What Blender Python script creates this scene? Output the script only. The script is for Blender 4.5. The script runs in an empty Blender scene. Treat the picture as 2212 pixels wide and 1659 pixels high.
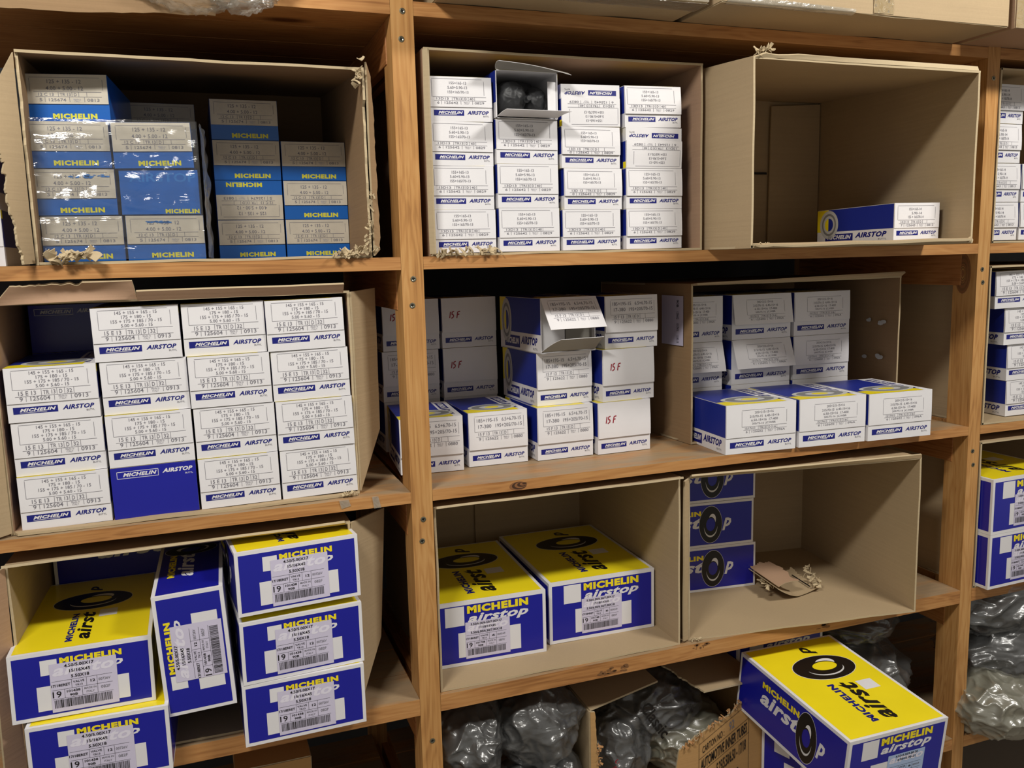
import bpy, bmesh, math, random
from mathutils import Vector, Matrix, noise
random.seed(11)
sc = bpy.context.scene
COL = sc.collection
# ---------------------------------------------------------------- camera
W, H, FPX = 2212.0, 1659.0, 1850.0
cam = bpy.data.cameras.new('camera'); camo = bpy.data.objects.new('camera', cam); COL.objects.link(camo)
cam.sensor_fit = 'HORIZONTAL'; cam.sensor_width = 36.0; cam.lens = 36.0 * FPX / W
yaw, pitch, roll = 0.3464420401667002, 0.14381054136123228, -0.025509048440654783
fw = Vector((math.sin(yaw)*math.cos(pitch), math.cos(yaw)*math.cos(pitch), -math.sin(pitch)))
r0 = Vector((math.cos(yaw), -math.sin(yaw), 0)); u0 = r0.cross(fw)
rr = r0*math.cos(roll) + u0*math.sin(roll); uu = -r0*math.sin(roll) + u0*math.cos(roll)
camo.matrix_world = Matrix(((rr.x, uu.x, -fw.x, 0), (rr.y, uu.y, -fw.y, -1.6), (rr.z, uu.z, -fw.z, 0), (0, 0, 0, 1)))
cam.clip_start = 0.05
sc.camera = camo
# ---------------------------------------------------------------- world, lamps, exposure
wd = bpy.data.worlds.new('world'); sc.world = wd; wd.use_nodes = True
wd.node_tree.nodes['Background'].inputs[0].default_value = (1.0, 0.95, 0.86, 1)
wd.node_tree.nodes['Background'].inputs[1].default_value = 0.24
def area(name, loc, target, sx, sy, power, col):
    l = bpy.data.lights.new(name, 'AREA'); l.shape = 'RECTANGLE'; l.size = sx; l.size_y = sy; l.energy = power; l.color = col
    o = bpy.data.objects.new(name, l); COL.objects.link(o); o.location = loc
    o.rotation_euler = (Vector(target) - Vector(loc)).to_track_quat('-Z', 'Y').to_euler()
    return o
LAMP = area('ceiling_tube_light', (-0.60, -1.35, 1.34), (0.1, 0.0, -0.3), 0.55, 0.12, 26, (1.0, 0.97, 0.91))
LAMP2 = area('ceiling_tube_light_far', (1.85, -1.35, 1.36), (1.1, 0, -0.4), 0.55, 0.12, 26, (1.0, 0.97, 0.91))
vs = sc.view_settings
sc.display_settings.display_device = 'sRGB'
vs.view_transform = 'Standard'; vs.look = 'None'; vs.exposure = 0.45; vs.gamma = 1.0; vs.use_curve_mapping = False

# ---------------------------------------------------------------- materials
def srgb(r, g, b):
    f = lambda c: (c/12.92 if c <= 0.04045 else ((c+0.055)/1.055)**2.4)
    return (f(r/255), f(g/255), f(b/255), 1)
MATS = {}
def newmat(name):
    m = bpy.data.materials.new(name); m.use_nodes = True; MATS[name] = m
    nt = m.node_tree; return m, nt, nt.nodes['Principled BSDF']
def N(nt, t, **kw):
    n = nt.nodes.new(t)
    for k, v in kw.items():
        if k in n.inputs.keys() if isinstance(k, str) else False: n.inputs[k].default_value = v
        else: setattr(n, k, v)
    return n
def paper(name, col, rough=0.5, var=0.05, bump=0.08, scale=60, spec=0.4, coat=0.0):
    m, nt, p = newmat(name); L = nt.links.new
    tc = N(nt, 'ShaderNodeTexCoord'); n1 = N(nt, 'ShaderNodeTexNoise'); n1.inputs['Scale'].default_value = scale*0.15; n1.inputs['Detail'].default_value = 5
    L(tc.outputs['Object'], n1.inputs['Vector'])
    mr = N(nt, 'ShaderNodeMapRange'); mr.inputs['From Min'].default_value = .3; mr.inputs['From Max'].default_value = .7
    mr.inputs['To Min'].default_value = 1-var; mr.inputs['To Max'].default_value = 1+var*0.4
    L(n1.outputs['Fac'], mr.inputs['Value'])
    mx = N(nt, 'ShaderNodeVectorMath', operation='SCALE'); mx.inputs[0].default_value = col[:3]; L(mr.outputs[0], mx.inputs['Scale'])
    L(mx.outputs[0], p.inputs['Base Color']); p.inputs['Roughness'].default_value = rough; p.inputs['Specular IOR Level'].default_value = spec
    p.inputs['Coat Weight'].default_value = coat; p.inputs['Coat Roughness'].default_value = .2
    n2 = N(nt, 'ShaderNodeTexNoise'); n2.inputs['Scale'].default_value = scale*4; L(tc.outputs['Object'], n2.inputs['Vector'])
    b = N(nt, 'ShaderNodeBump'); b.inputs['Strength'].default_value = bump; b.inputs['Distance'].default_value = .0008
    L(n2.outputs['Fac'], b.inputs['Height']); L(b.outputs[0], p.inputs['Normal'])
    return m
paper('white_card', srgb(226, 224, 226)); paper('cream_card', srgb(196, 188, 172), var=.18, scale=120)
paper('navy_print', srgb(22, 28, 118), .4); paper('blue_card', srgb(22, 26, 150), .3, coat=.3); paper('blue_card_mat', srgb(28, 44, 140), .4)
paper('old_blue', srgb(14, 92, 176), .3, coat=.3); paper('yellow_card', srgb(244, 222, 30), .35, coat=.2)
paper('yellow_old', srgb(214, 208, 60), .4); paper('grey_print', srgb(122, 120, 128), .6); paper('faint_print', srgb(172, 170, 176), .6)
paper('black_print', srgb(22, 20, 20), .35); paper('sticker', srgb(206, 200, 222), .45); paper('sticker_faint', srgb(226, 222, 236), .45)
paper('blue_sticker', srgb(170, 190, 224), .45); paper('red_pen', srgb(150, 24, 44), .5); paper('tube_grey', srgb(128, 128, 128), .4)
paper('tube_light', srgb(196, 196, 194), .4); paper('purple_print', srgb(84, 62, 150), .5); paper('ink_blue', srgb(30, 112, 190), .5)
paper('grey_card', srgb(150, 146, 138), .6); paper('kraft_orange', srgb(176, 128, 80), .7)
def cardboard(name, col, axis='x'):
    m, nt, p = newmat(name); L = nt.links.new
    tc = N(nt, 'ShaderNodeTexCoord')
    n1 = N(nt, 'ShaderNodeTexNoise'); n1.inputs['Scale'].default_value = 5; n1.inputs['Detail'].default_value = 6; L(tc.outputs['Object'], n1.inputs['Vector'])
    n3 = N(nt, 'ShaderNodeTexNoise'); n3.inputs['Scale'].default_value = 260; n3.inputs['Detail'].default_value = 3; L(tc.outputs['Object'], n3.inputs['Vector'])
    mp = N(nt, 'ShaderNodeMapping'); mp.inputs['Scale'].default_value = (3, 3, 160); L(tc.outputs['Object'], mp.inputs['Vector'])
    n2 = N(nt, 'ShaderNodeTexNoise'); n2.inputs['Scale'].default_value = 1.0; n2.inputs['Detail'].default_value = 2; L(mp.outputs[0], n2.inputs['Vector'])
    a = N(nt, 'ShaderNodeMath', operation='MULTIPLY_ADD'); a.inputs[1].default_value = .22; a.inputs[2].default_value = .80; L(n1.outputs['Fac'], a.inputs[0])
    b2 = N(nt, 'ShaderNodeMath', operation='MULTIPLY_ADD'); b2.inputs[1].default_value = .14; L(n2.outputs['Fac'], b2.inputs[0]); L(a.outputs[0], b2.inputs[2])
    b3 = N(nt, 'ShaderNodeMath', operation='MULTIPLY_ADD'); b3.inputs[1].default_value = .10; L(n3.outputs['Fac'], b3.inputs[0]); L(b2.outputs[0], b3.inputs[2])
    mx = N(nt, 'ShaderNodeVectorMath', operation='SCALE'); mx.inputs[0].default_value = col[:3]; L(b3.outputs[0], mx.inputs['Scale'])
    L(mx.outputs[0], p.inputs['Base Color']); p.inputs['Roughness'].default_value = .78; p.inputs['Specular IOR Level'].default_value = .25
    bp = N(nt, 'ShaderNodeBump'); bp.inputs['Strength'].default_value = .25; bp.inputs['Distance'].default_value = .0015
    L(n2.outputs['Fac'], bp.inputs['Height']); L(bp.outputs[0], p.inputs['Normal'])
    return m
paper('knot_dark', srgb(70, 44, 26), .6); paper('knot_brown', srgb(138, 92, 56), .55); paper('smudge', srgb(122, 84, 50), .7)
cardboard('cardboard', srgb(172, 150, 118)); cardboard('cardboard_pink', srgb(170, 138, 112)); cardboard('cardboard_edge', srgb(184, 166, 134)); cardboard('cardboard_dark', srgb(150, 122, 90)); cardboard('cardboard_print', srgb(182, 142, 92))
def wood(name, c1, c2, c3, rot=(0, 0, 0), grey=0.0, ps=1.0):
    m, nt, p = newmat(name); L = nt.links.new
    tc = N(nt, 'ShaderNodeTexCoord'); info = N(nt, 'ShaderNodeObjectInfo')
    add = N(nt, 'ShaderNodeVectorMath', operation='ADD'); sc_ = N(nt, 'ShaderNodeVectorMath', operation='SCALE')
    sc_.inputs[0].default_value = (7.1, 3.3, 5.7); L(info.outputs['Random'], sc_.inputs['Scale'])
    L(tc.outputs['Object'], add.inputs[0]); L(sc_.outputs[0], add.inputs[1])
    mp = N(nt, 'ShaderNodeMapping'); mp.inputs['Rotation'].default_value = rot; L(add.outputs[0], mp.inputs['Vector'])
    mp2 = N(nt, 'ShaderNodeMapping'); mp2.inputs['Scale'].default_value = (1.4, 16, 16); L(mp.outputs[0], mp2.inputs['Vector'])
    n1 = N(nt, 'ShaderNodeTexNoise'); n1.inputs['Scale'].default_value = 1.6; n1.inputs['Detail'].default_value = 3; n1.inputs['Distortion'].default_value = .6; L(mp2.outputs[0], n1.inputs['Vector'])
    ring = N(nt, 'ShaderNodeMath', operation='MULTIPLY'); ring.inputs[1].default_value = 55; L(n1.outputs['Fac'], ring.inputs[0])
    sn = N(nt, 'ShaderNodeMath', operation='SINE'); L(ring.outputs[0], sn.inputs[0])
    mp3 = N(nt, 'ShaderNodeMapping'); mp3.inputs['Scale'].default_value = (6, 220, 220); L(mp.outputs[0], mp3.inputs['Vector'])
    n2 = N(nt, 'ShaderNodeTexNoise'); n2.inputs['Scale'].default_value = 1; n2.inputs['Detail'].default_value = 4; L(mp3.outputs[0], n2.inputs['Vector'])
    mp4 = N(nt, 'ShaderNodeMapping'); mp4.inputs['Scale'].default_value = (2.5, 7, 7); L(mp.outputs[0], mp4.inputs['Vector'])
    n4 = N(nt, 'ShaderNodeTexNoise'); n4.inputs['Scale'].default_value = 1.2; n4.inputs['Detail'].default_value = 5; L(mp4.outputs[0], n4.inputs['Vector'])
    a = N(nt, 'ShaderNodeMath', operation='MULTIPLY_ADD'); a.inputs[1].default_value = .07; a.inputs[2].default_value = .0; L(sn.outputs[0], a.inputs[0])
    b = N(nt, 'ShaderNodeMath', operation='MULTIPLY_ADD'); b.inputs[1].default_value = .5; L(n2.outputs['Fac'], b.inputs[0]); L(a.outputs[0], b.inputs[2])
    c = N(nt, 'ShaderNodeMath', operation='MULTIPLY_ADD'); c.inputs[1].default_value = .6; L(n4.outputs['Fac'], c.inputs[0]); L(b.outputs[0], c.inputs[2])
    cr = N(nt, 'ShaderNodeValToRGB'); e = cr.color_ramp.elements
    e[0].position = .25; e[0].color = c3; e[1].position = .78; e[1].color = c1; k = e.new(.5); k.color = c2
    L(c.outputs[0], cr.inputs[0]); last = cr.outputs[0]
    # dark knots
    mk = N(nt, 'ShaderNodeMapping'); mk.inputs['Scale'].default_value = (2.2, 6, 6); L(mp.outputs[0], mk.inputs['Vector'])
    vo = N(nt, 'ShaderNodeTexVoronoi'); vo.inputs['Scale'].default_value = 1.0; L(mk.outputs[0], vo.inputs['Vector'])
    kr = N(nt, 'ShaderNodeValToRGB'); kr.color_ramp.elements[0].position = .05; kr.color_ramp.elements[0].color = (.25, .18, .13, 1); kr.color_ramp.elements[1].position = .13; kr.color_ramp.elements[1].color = (1, 1, 1, 1)
    L(vo.outputs['Distance'], kr.inputs[0])
    mm = N(nt, 'ShaderNodeMix', data_type='RGBA', blend_type='MULTIPLY'); mm.inputs['Factor'].default_value = 1; L(last, mm.inputs['A']); L(kr.outputs[0], mm.inputs['B']); last = mm.outputs['Result']
    if grey:
        n5 = N(nt, 'ShaderNodeTexNoise'); n5.inputs['Scale'].default_value = 2.5; n5.inputs['Detail'].default_value = 4; L(mp4.outputs[0], n5.inputs['Vector'])
        g = N(nt, 'ShaderNodeMapRange'); g.inputs['From Min'].default_value = .30; g.inputs['From Max'].default_value = .55; g.inputs['To Max'].default_value = grey; L(n5.outputs['Fac'], g.inputs['Value'])
        m2 = N(nt, 'ShaderNodeMix', data_type='RGBA'); L(g.outputs[0], m2.inputs['Factor']); L(last, m2.inputs['A']); m2.inputs['B'].default_value = srgb(150, 136, 112); last = m2.outputs['Result']
    L(last, p.inputs['Base Color']); p.inputs['Roughness'].default_value = .5; p.inputs['Specular IOR Level'].default_value = .35
    bp = N(nt, 'ShaderNodeBump'); bp.inputs['Strength'].default_value = .2; bp.inputs['Distance'].default_value = .001; L(c.outputs[0], bp.inputs['Height']); L(bp.outputs[0], p.inputs['Normal'])
    return m
WC = (srgb(196, 146, 90), srgb(176, 124, 72), srgb(130, 82, 42))
wood('pine_x', *WC); wood('pine_top', *WC, grey=.75)
wood('pine_z', srgb(202, 156, 98), srgb(182, 132, 76), srgb(134, 88, 46), rot=(0, math.pi/2, 0))
wood('pine_y', srgb(184, 130, 78), srgb(164, 108, 60), srgb(112, 66, 34), rot=(0, 0, math.pi/2))
def simple(name, col, rough=.5, metal=0.0, spec=.5):
    m, nt, p = newmat(name); p.inputs['Base Color'].default_value = col; p.inputs['Roughness'].default_value = rough
    p.inputs['Metallic'].default_value = metal; p.inputs['Specular IOR Level'].default_value = spec
    L = nt.links.new; tc = N(nt, 'ShaderNodeTexCoord'); n = N(nt, 'ShaderNodeTexNoise'); n.inputs['Scale'].default_value = 30; L(tc.outputs['Object'], n.inputs['Vector'])
    mr = N(nt, 'ShaderNodeMapRange'); mr.inputs['To Min'].default_value = max(rough-.08, 0); mr.inputs['To Max'].default_value = rough+.08; L(n.outputs['Fac'], mr.inputs['Value']); L(mr.outputs[0], p.inputs['Roughness'])
    return m
simple('screw_metal', srgb(150, 145, 125), .32, 1.0); simple('recess_dark', srgb(20, 20, 18), .6); simple('rubber', srgb(28, 29, 31), .5)
simple('wall_paint', srgb(52, 54, 58), .8); simple('floor_concrete', srgb(150, 142, 130), .8); simple('ceiling_board', srgb(150, 140, 126), .8)
def film(name, fac, tint, rough=.12, bump=.6, bs=30, body=.5, fres=.5, st=(1, 1, 1)):
    m, nt, p = newmat(name); L = nt.links.new
    out = nt.nodes['Material Output']; tr = N(nt, 'ShaderNodeBsdfTransparent'); tr.inputs[0].default_value = (.93, .93, .93, 1)
    p.inputs['Base Color'].default_value = tint; p.inputs['Roughness'].default_value = rough; p.inputs['Specular IOR Level'].default_value = .9
    tc = N(nt, 'ShaderNodeTexCoord'); n = N(nt, 'ShaderNodeTexNoise'); n.inputs['Scale'].default_value = bs; n.inputs['Detail'].default_value = 5; n.inputs['Distortion'].default_value = 1.5
    mp = N(nt, 'ShaderNodeMapping'); mp.inputs['Scale'].default_value = st; mp.inputs['Rotation'].default_value = (.2, .5, .3) if st[2] != 1 else (0, 0, 0); L(tc.outputs['Object'], mp.inputs['Vector'])
    L(mp.outputs[0], n.inputs['Vector']); b = N(nt, 'ShaderNodeBump'); b.inputs['Strength'].default_value = bump; b.inputs['Distance'].default_value = .01
    L(n.outputs['Fac'], b.inputs['Height']); L(b.outputs[0], p.inputs['Normal'])
    gl = N(nt, 'ShaderNodeBsdfGlossy'); gl.inputs['Roughness'].default_value = rough; gl.inputs['Color'].default_value = (1, 1, 1, 1); L(b.outputs[0], gl.inputs['Normal'])
    lw = N(nt, 'ShaderNodeLayerWeight'); lw.inputs['Blend'].default_value = .35; L(b.outputs[0], lw.inputs['Normal'])
    g2 = N(nt, 'ShaderNodeMath', operation='MULTIPLY_ADD'); g2.inputs[1].default_value = fres; g2.inputs[2].default_value = fac*.4; L(lw.outputs['Fresnel'], g2.inputs[0])
    m1 = N(nt, 'ShaderNodeMixShader'); m1.inputs[0].default_value = fac*body; L(tr.outputs[0], m1.inputs[1]); L(p.outputs[0], m1.inputs[2])
    m2 = N(nt, 'ShaderNodeMixShader'); L(g2.outputs[0], m2.inputs[0]); L(m1.outputs[0], m2.inputs[1]); L(gl.outputs[0], m2.inputs[2])
    L(m2.outputs[0], out.inputs['Surface']); return m
film('clear_film', .05, (.8, .8, .8, 1), .10, .35, 9, .4, .16, (1, 1, 4)); film('bag_film', .18, (.36, .36, .35, 1), .27, .45, 10, .9, .18, (1, 1, 2.6)); film('bag_film_yellow', .32, (.48, .46, .35, 1), .28, .45, 10, 1.4, .18, (1, 1, 2.6))
film('wrap_film', .10, (.66, .58, .44, 1), .16, .35, 8, .8, .30, (1, 1, 2)); film('clear_tape', .18, (.8, .72, .55, 1), .15, .2, 60, 1.2); film('brown_tape', .5, (.62, .45, .22, 1), .15, .3, 30, 1.2)

# ---------------------------------------------------------------- mesh helpers
class MB:
    def __init__(s): s.v = []; s.f = []; s.m = []; s.mats = []; s.smooth = []
    def mi(s, name):
        if name not in s.mats: s.mats.append(name)
        return s.mats.index(name)
    def poly(s, pts, mat, smooth=False):
        b = len(s.v); s.v += [tuple(p) for p in pts]; s.f.append(list(range(b, b+len(pts)))); s.m.append(s.mi(mat)); s.smooth.append(smooth)
    def add(s, verts, faces, mat, smooth=False):
        b = len(s.v); s.v += [tuple(p) for p in verts]; k = s.mi(mat)
        for f in faces: s.f.append([b+i for i in f]); s.m.append(k); s.smooth.append(smooth)
    def box(s, x0, x1, y0, y1, z0, z1, mat, mats=None):
        P = [(x0, y0, z0), (x1, y0, z0), (x1, y1, z0), (x0, y1, z0), (x0, y0, z1), (x1, y0, z1), (x1, y1, z1), (x0, y1, z1)]
        s.hexa(P, mat, mats)
    def hexa(s, P, mat, mats=None):
        F = {'bottom': (0, 3, 2, 1), 'top': (4, 5, 6, 7), 'front': (0, 1, 5, 4), 'right': (1, 2, 6, 5), 'back': (2, 3, 7, 6), 'left': (3, 0, 4, 7)}
        for k, f in F.items(): s.add(P, [f], (mats or {}).get(k, mat))
    def mesh(s, name):
        me = bpy.data.meshes.new(name); me.from_pydata(s.v, [], s.f)
        for n in s.mats: me.materials.append(MATS[n])
        me.polygons.foreach_set('material_index', s.m); me.polygons.foreach_set('use_smooth', s.smooth); me.update(); return me
    def obj(s, name, parent=None, bevel=0, weld=False):
        o = bpy.data.objects.new(name, s.mesh(name)); COL.objects.link(o); o.parent = parent
        if weld or bevel:
            bm = bmesh.new(); bm.from_mesh(o.data); bmesh.ops.remove_doubles(bm, verts=bm.verts, dist=1e-5); bm.normal_update(); bm.to_mesh(o.data); bm.free()
        if bevel:
            md = o.modifiers.new('bevel', 'BEVEL'); md.width = bevel; md.segments = 2; md.limit_method = 'ANGLE'
        return o
def tag(o, label=None, cat=None, group=None, kind=None):
    if label: o['label'] = label
    if cat: o['category'] = cat
    if group: o['group'] = group
    if kind: o['kind'] = kind
    return o
def empty(name, loc, rot=(0, 0, 0)):
    o = bpy.data.objects.new(name, None); COL.objects.link(o); o.location = loc; o.rotation_euler = rot; o.empty_display_size = .02; return o

class Frame:      # a printed face: u to the right, v up, n outward, sized w x h
    def __init__(s, o, U, V, w, h, bend=None):
        s.o, s.U, s.V, s.w, s.h = Vector(o), Vector(U).normalized(), Vector(V).normalized(), w, h
        s.N = s.U.cross(s.V); s.bend = bend
    def p(s, u, v, n=0.0):
        e = s.bend(u, v) if s.bend else 0.0
        return s.o + s.U*(u*s.w) + s.V*(v*s.h) + s.N*(n + e)
LAY = .00018
def rect(mb, F, u0, v0, u1, v1, mat, lay=1):
    nv = 6 if F.bend and abs(v1-v0) > .1 else 1; nu = 4 if F.bend and abs(u1-u0) > .1 else 1
    for i in range(nu):
        for j in range(nv):
            a, b = u0+(u1-u0)*i/nu, u0+(u1-u0)*(i+1)/nu; c, d = v0+(v1-v0)*j/nv, v0+(v1-v0)*(j+1)/nv
            mb.poly([F.p(a, c, lay*LAY), F.p(b, c, lay*LAY), F.p(b, d, lay*LAY), F.p(a, d, lay*LAY)], mat)
_tc = {}
def glyphs(s, style):
    k = (s, style)
    if k in _tc: return _tc[k]
    cu = bpy.data.curves.new('t', 'FONT'); cu.body = s; cu.size = 1; cu.resolution_u = 2
    cu.offset = {'reg': .008, 'bold': .022, 'heavy': .060, 'ital': .046, 'soft': .034}[style]; cu.shear = {'ital': .32, 'soft': .30}.get(style, 0)
    cu.space_character = {'heavy': 1.14, 'ital': 1.10, 'soft': 1.06}.get(style, 1.0)
    o = bpy.data.objects.new('t', cu); COL.objects.link(o)
    me = bpy.data.meshes.new_from_object(o.evaluated_get(bpy.context.evaluated_depsgraph_get()))
    vs_ = [(v.co.x, v.co.y) for v in me.vertices]; fs = [list(p.vertices) for p in me.polygons]
    flip = [p.normal.z < 0 for p in me.polygons]; fs = [f[::-1] if q else f for f, q in zip(fs, flip)]
    bpy.data.objects.remove(o); bpy.data.curves.remove(cu); bpy.data.meshes.remove(me)
    x0 = min(v[0] for v in vs_); x1 = max(v[0] for v in vs_); y0 = min(v[1] for v in vs_); y1 = max(v[1] for v in vs_)
    if style not in ('heavy', 'ital') and not any(c in 'gjpqy' for c in s): pass
    _tc[k] = ([((x-x0)/(x1-x0), (y-y0)/(y1-y0)) for x, y in vs_], fs, (x1-x0)/(y1-y0)); return _tc[k]
def text(mb, F, s, u0, v0, u1, v1, mat, style='reg', lay=2, rot=0):
    vs_, fs, _ = glyphs(s, style)
    def mp(a, b):
        if rot == 90: a, b = 1-b, a          # text reads upward
        if rot == -90: a, b = b, 1-a
        if rot == 180: a, b = 1-a, 1-b
        return F.p(u0+(u1-u0)*a, v0+(v1-v0)*b, lay*LAY)
    mb.add([mp(a, b) for a, b in vs_], fs, mat)
def ring(mb, F, cu, cv, ru, rv, wi, mat, lay=1, a0=0, a1=360, n=40):
    P = []
    for i in range(n+1):
        a = math.radians(a0+(a1-a0)*i/n); c, s_ = math.cos(a), math.sin(a)
        P.append((F.p(cu+ru*c, cv+rv*s_, lay*LAY), F.p(cu+ru*wi*c, cv+rv*wi*s_, lay*LAY)))
    for i in range(n): mb.poly([P[i][0], P[i+1][0], P[i+1][1], P[i][1]], mat)
def hl(mb, F, u0, u1, v, mat='grey_print', t=.0006): rect(mb, F, u0, v-t/F.h/2, u1, v+t/F.h/2, mat, 2)
def vl(mb, F, u, v0, v1, mat='grey_print', t=.0006): rect(mb, F, u-t/F.w/2, v0, u+t/F.w/2, v1, mat, 2)

# ---------------------------------------------------------------- tube boxes
def logo(mb, F, v, hh, band, txt='navy_print', paper_='white_card', u=(.06, .54), a=(.59, .94)):
    rect(mb, F, u[0], v-hh*.5, u[1], v+hh*.5, band, 1)
    text(mb, F, 'MICHELIN', u[0]+.07, v-hh*.20, u[1]-.02, v+hh*.30, paper_, 'ital', 2)
    rect(mb, F, u[0]+.07, v-hh*.36, u[1]-.12, v-hh*.30, paper_, 2)
    text(mb, F, 'AIRSTOP', a[0], v-hh*.28, a[1], v+hh*.40, txt, 'soft', 2)
    text(mb, F, 'BUTYL', a[1]-.09, v-hh*.72, a[1], v-hh*.45, 'grey_print', 'reg', 2)
ROWS = {
 '15E': [('145 + 155 + 165 - 15', .27, .75, .90), ('175 + 180 - 15', .34, .68, .82), ('155 + 175 + 185 / 70 - 15', .22, .80, .74), ('5.00 + 5.60 - 15', .33, .69, .66)],
 '13D': [('155+165-13', .32, .59, .86), ('5.60+5.90-13', .29, .60, .76), ('155+165/70-13', .29, .62, .66)],
 '13N': [('155+165-13', .33, .59, .85), ('5.60+5.90-13', .32, .61, .755), ('155+165/70-13', .32, .62, .66)],
 '15F': [('185+195-15', .14, .49, .85), ('6.5+6.70-15', .56, .89, .85), ('17-380', .16, .38, .74), ('195+205/70-15', .45, .90, .74)],
 '17H': [('205+215-15+16', .40, .67, .825), ('215/70-15  6.40-15+16', .33, .75, .745), ('6.50-15+16  17-400', .35, .73, .67), ('205/75-16  JC.WBR', .36, .70, .595)],
 '12C': [('125 + 135 - 12', .27, .68, .845), ('4.00 + 5.00 - 12', .25, .70, .70)],
 '14D': [('155+165-14', .32, .59, .84), ('5.90-14', .38, .60, .73), ('155 + 165/70-14', .30, .64, .63)]}
TABLE = {
 '15E': (.60, .535, .475, .43, .08, .92, ['15 E 13', 'TR 13', 'D', '32', ''], ['9', '125604', 'Made in ITALY', '0913'], .955, .08, .90),
 '13D': (.55, .51, .465, .42, .05, .90, ['13D13', 'TR13', 'D', '40', ''], ['6', '125642', 'Made in ITALY', '0829'], .95, .04, .87),
 '13N': (.50, .455, .41, .375, .06, .90, ['13D 13', 'TR13', 'D', '', ''], ['0', '125642', 'Made in ITALY', '0829'], .93, .05, .86),
 '15F': (.645, .60, .555, .51, .10, .94, ['15 F 13', 'TR 13', 'D', '', ''], ['9', '125622', 'Made in ITALY', '0880'], .93, .10, .93),
 '17H': (.545, .51, .475, .44, .22, .86, ['15/17H13', 'TR13', 'D', '16', ''], ['6', '125602', 'Made in ITALY', '096A'], .88, .22, .86),
 '12C': (.625, .57, .52, .455, .10, .92, ['12 C 13', 'TR 13', 'D', '', ''], ['5', '125674', 'Made in ITALY', '0813'], .93, .06, .94),
 '14D': (.55, .50, .455, .41, .08, .90, ['14 D 13', 'TR 13', 'D', '', ''], ['7', '125643', 'Made in ITALY', '0813'], .93, .07, .9)}
FLAPV = {'15E': .35, '13D': .325, '13N': .33, '15F': .315, '17H': .335, '12C': .37, '14D': .34}
LOGOV = {'15E': (.215, .125), '13D': (.195, .125), '13N': (.19, .125), '15F': (.155, .10), '17H': (.18, .12), '14D': (.2, .13)}
def spec(mb, F, t, mat='grey_print'):
    """printing of the end flap, in whole-face coordinates"""
    for s, a, b, v in ROWS[t]:
        hh = {'15E': .062, '13D': .062, '13N': .06, '15F': .066, '17H': .05, '12C': .085, '14D': .07}[t]
        text(mb, F, s, a, v-hh/2, b, v+hh/2, mat if t in ('15E', '15F', '12C') else 'faint_print' if v > 2 else mat, 'reg')
    a, ra, b, rb, l, r_, c1, c2, ft, fl, fr = TABLE[t]
    hl(mb, F, l, r_, a); hl(mb, F, l+.02, r_, b)
    hl(mb, F, fl, fr-.03, ft); vl(mb, F, fl, a, ft-.02); vl(mb, F, fr, a+.04, ft-.04)
    w_ = r_-l; xs = [l+w_*k for k in (0, .36, .56, .66, .78, 1)]; hh = (a-b)*.62
    for i, s in enumerate(c1):
        if i: vl(mb, F, xs[i], b, a)
        if s: 
            c = (xs[i]+xs[i+1])/2; wd_ = (xs[i+1]-xs[i])*{0: .62, 1: .8, 2: .4, 3: .6}[i]
            text(mb, F, s, c-wd_/2, ra-hh/2, c+wd_/2, ra+hh/2, mat)
    xs = [l+.03, l+w_*.16, l+w_*.52, l+w_*.74, r_]
    for i, s in enumerate(c2):
        if i: vl(mb, F, xs[i], rb-hh/2-.01, b)
        c = (xs[i]+xs[i+1])/2; wd_ = (xs[i+1]-xs[i])*{0: .35, 1: .7, 2: .5, 3: .7}[i]
        if i == 2:
            text(mb, F, 'Made in', c-wd_/2, rb, c+wd_/2, rb+hh/2, 'faint_print'); text(mb, F, 'ITALY', c-wd_*.4, rb-hh*.6, c+wd_*.4, rb-hh*.1, 'faint_print')
        else: text(mb, F, s, c-wd_/2, rb-hh/2, c+wd_/2, rb+hh/2, mat)
def frames(w, h, d):
    return dict(front=Frame((-w/2, 0, 0), (1, 0, 0), (0, 0, 1), w, h), left=Frame((-w/2, d, 0), (0, -1, 0), (0, 0, 1), d, h),
                right=Frame((w/2, 0, 0), (0, 1, 0), (0, 0, 1), d, h), top=Frame((-w/2, 0, h), (1, 0, 0), (0, 1, 0), w, d))
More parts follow.
